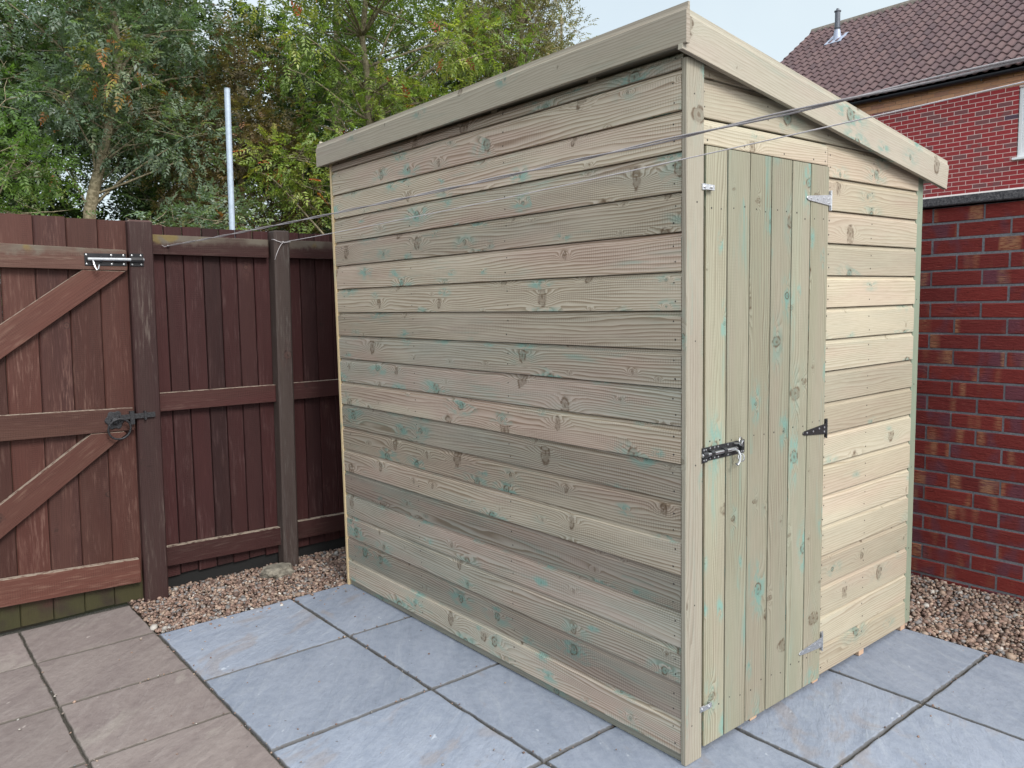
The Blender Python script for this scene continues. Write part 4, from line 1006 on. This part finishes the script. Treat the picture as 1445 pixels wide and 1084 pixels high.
# darker trees behind them
back = [(-2.2, 12.2, 1.7, 'dark green tree at the far left behind the fresh green bush'), (.2, 11.6, 1.7, 'dark green tree directly behind the forked pale trunk'), (2.3, 11.0, 1.6, 'dark green tree behind the metal pole and the brown leaved tree'),
        (4.4, 10.2, 1.7, 'dark green tree behind the yellow green tree'), (6.1, 9.2, 1.3, 'dark green tree between the yellow green tree and the dull olive one')]
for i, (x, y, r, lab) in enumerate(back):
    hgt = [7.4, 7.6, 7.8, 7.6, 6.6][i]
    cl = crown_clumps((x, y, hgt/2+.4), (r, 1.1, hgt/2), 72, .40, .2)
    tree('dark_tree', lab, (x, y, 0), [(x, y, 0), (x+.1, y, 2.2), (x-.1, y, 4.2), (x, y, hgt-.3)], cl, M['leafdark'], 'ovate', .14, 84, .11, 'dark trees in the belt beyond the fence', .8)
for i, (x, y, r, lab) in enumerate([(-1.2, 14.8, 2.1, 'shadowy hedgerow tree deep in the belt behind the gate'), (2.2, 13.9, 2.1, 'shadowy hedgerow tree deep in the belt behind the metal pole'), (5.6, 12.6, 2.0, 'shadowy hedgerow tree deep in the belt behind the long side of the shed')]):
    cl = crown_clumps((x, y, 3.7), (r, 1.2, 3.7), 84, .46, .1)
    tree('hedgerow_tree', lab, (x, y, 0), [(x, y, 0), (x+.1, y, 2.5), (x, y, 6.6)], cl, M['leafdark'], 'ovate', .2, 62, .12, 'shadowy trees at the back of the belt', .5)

# ================================================================== CAMERA, LIGHT, SKY
cam = bpy.data.cameras.new('camera'); co = bpy.data.objects.new('camera', cam); C.objects.link(co); scene.camera = co
co.location = (-1.855, -1.473, 1.427); co.rotation_euler = (R(84.065), R(1.178), R(-39.591)); cam.lens = 27.996; cam.sensor_width = 36; cam.clip_end = 400; cam.clip_start = .02
SUN_EL, SUN_AZ = 40., 184.   # azimuth: degrees clockwise from +y (towards +x)
w = bpy.data.worlds.new('World'); scene.world = w; w.use_nodes = True; nt = w.node_tree
bg = nt.nodes['Background']; sky = nt.nodes.new('ShaderNodeTexSky'); sky.sky_type = 'NISHITA'; sky.sun_disc = False
sky.sun_elevation = R(SUN_EL); sky.sun_rotation = R(SUN_AZ); sky.air_density = 1.; sky.dust_density = 2.; sky.ozone_density = 1.
tc = nt.nodes.new('ShaderNodeTexCoord'); nz = nt.nodes.new('ShaderNodeTexNoise'); nz.inputs['Scale'].default_value = 2.2; nz.inputs['Detail'].default_value = 5
mr = nt.nodes.new('ShaderNodeMapRange'); mr.inputs[1].default_value = .3; mr.inputs[2].default_value = .7; mr.inputs[3].default_value = .7; mr.inputs[4].default_value = .95
mx = nt.nodes.new('ShaderNodeMix'); mx.data_type = 'RGBA'
# thin cloud, brighter on the sun's side of the sky
dt = nt.nodes.new('ShaderNodeVectorMath'); dt.operation = 'DOT_PRODUCT'; dt.inputs[1].default_value = (math.sin(R(SUN_AZ))*.9, math.cos(R(SUN_AZ))*.9, .43)
m2 = nt.nodes.new('ShaderNodeMapRange'); m2.interpolation_type = 'SMOOTHSTEP'; m2.inputs[1].default_value = -.35; m2.inputs[2].default_value = .9
cm = nt.nodes.new('ShaderNodeMix'); cm.data_type = 'RGBA'; cm.inputs[6].default_value = (5.1, 5.75, 5.95, 1); cm.inputs[7].default_value = (12.5, 13., 13.4, 1)
nt.links.new(tc.outputs['Generated'], dt.inputs[0]); nt.links.new(dt.outputs['Value'], m2.inputs[0]); nt.links.new(m2.outputs[0], cm.inputs[0]); nt.links.new(cm.outputs[2], mx.inputs[7])
nt.links.new(tc.outputs['Generated'], nz.inputs['Vector']); nt.links.new(nz.outputs['Fac'], mr.inputs[0]); nt.links.new(mr.outputs[0], mx.inputs[0])
nt.links.new(sky.outputs[0], mx.inputs[6]); nt.links.new(mx.outputs[2], bg.inputs[0]); bg.inputs[1].default_value = .1
sl2 = bpy.data.lights.new('sun', 'SUN'); so = bpy.data.objects.new('sun', sl2); C.objects.link(so); sl2.energy = 1.75; sl2.angle = R(20); sl2.color = (1, .955, .90)
dirv = V(math.sin(R(SUN_AZ))*math.cos(R(SUN_EL)), math.cos(R(SUN_AZ))*math.cos(R(SUN_EL)), math.sin(R(SUN_EL)))
so.rotation_euler = dirv.to_track_quat('Z', 'Y').to_euler(); so.location = (0, -6, 8)
scene.view_settings.view_transform = 'Standard'; scene.view_settings.look = 'None'; scene.view_settings.exposure = .78; scene.view_settings.gamma = 1
scene.render.engine = 'CYCLES'
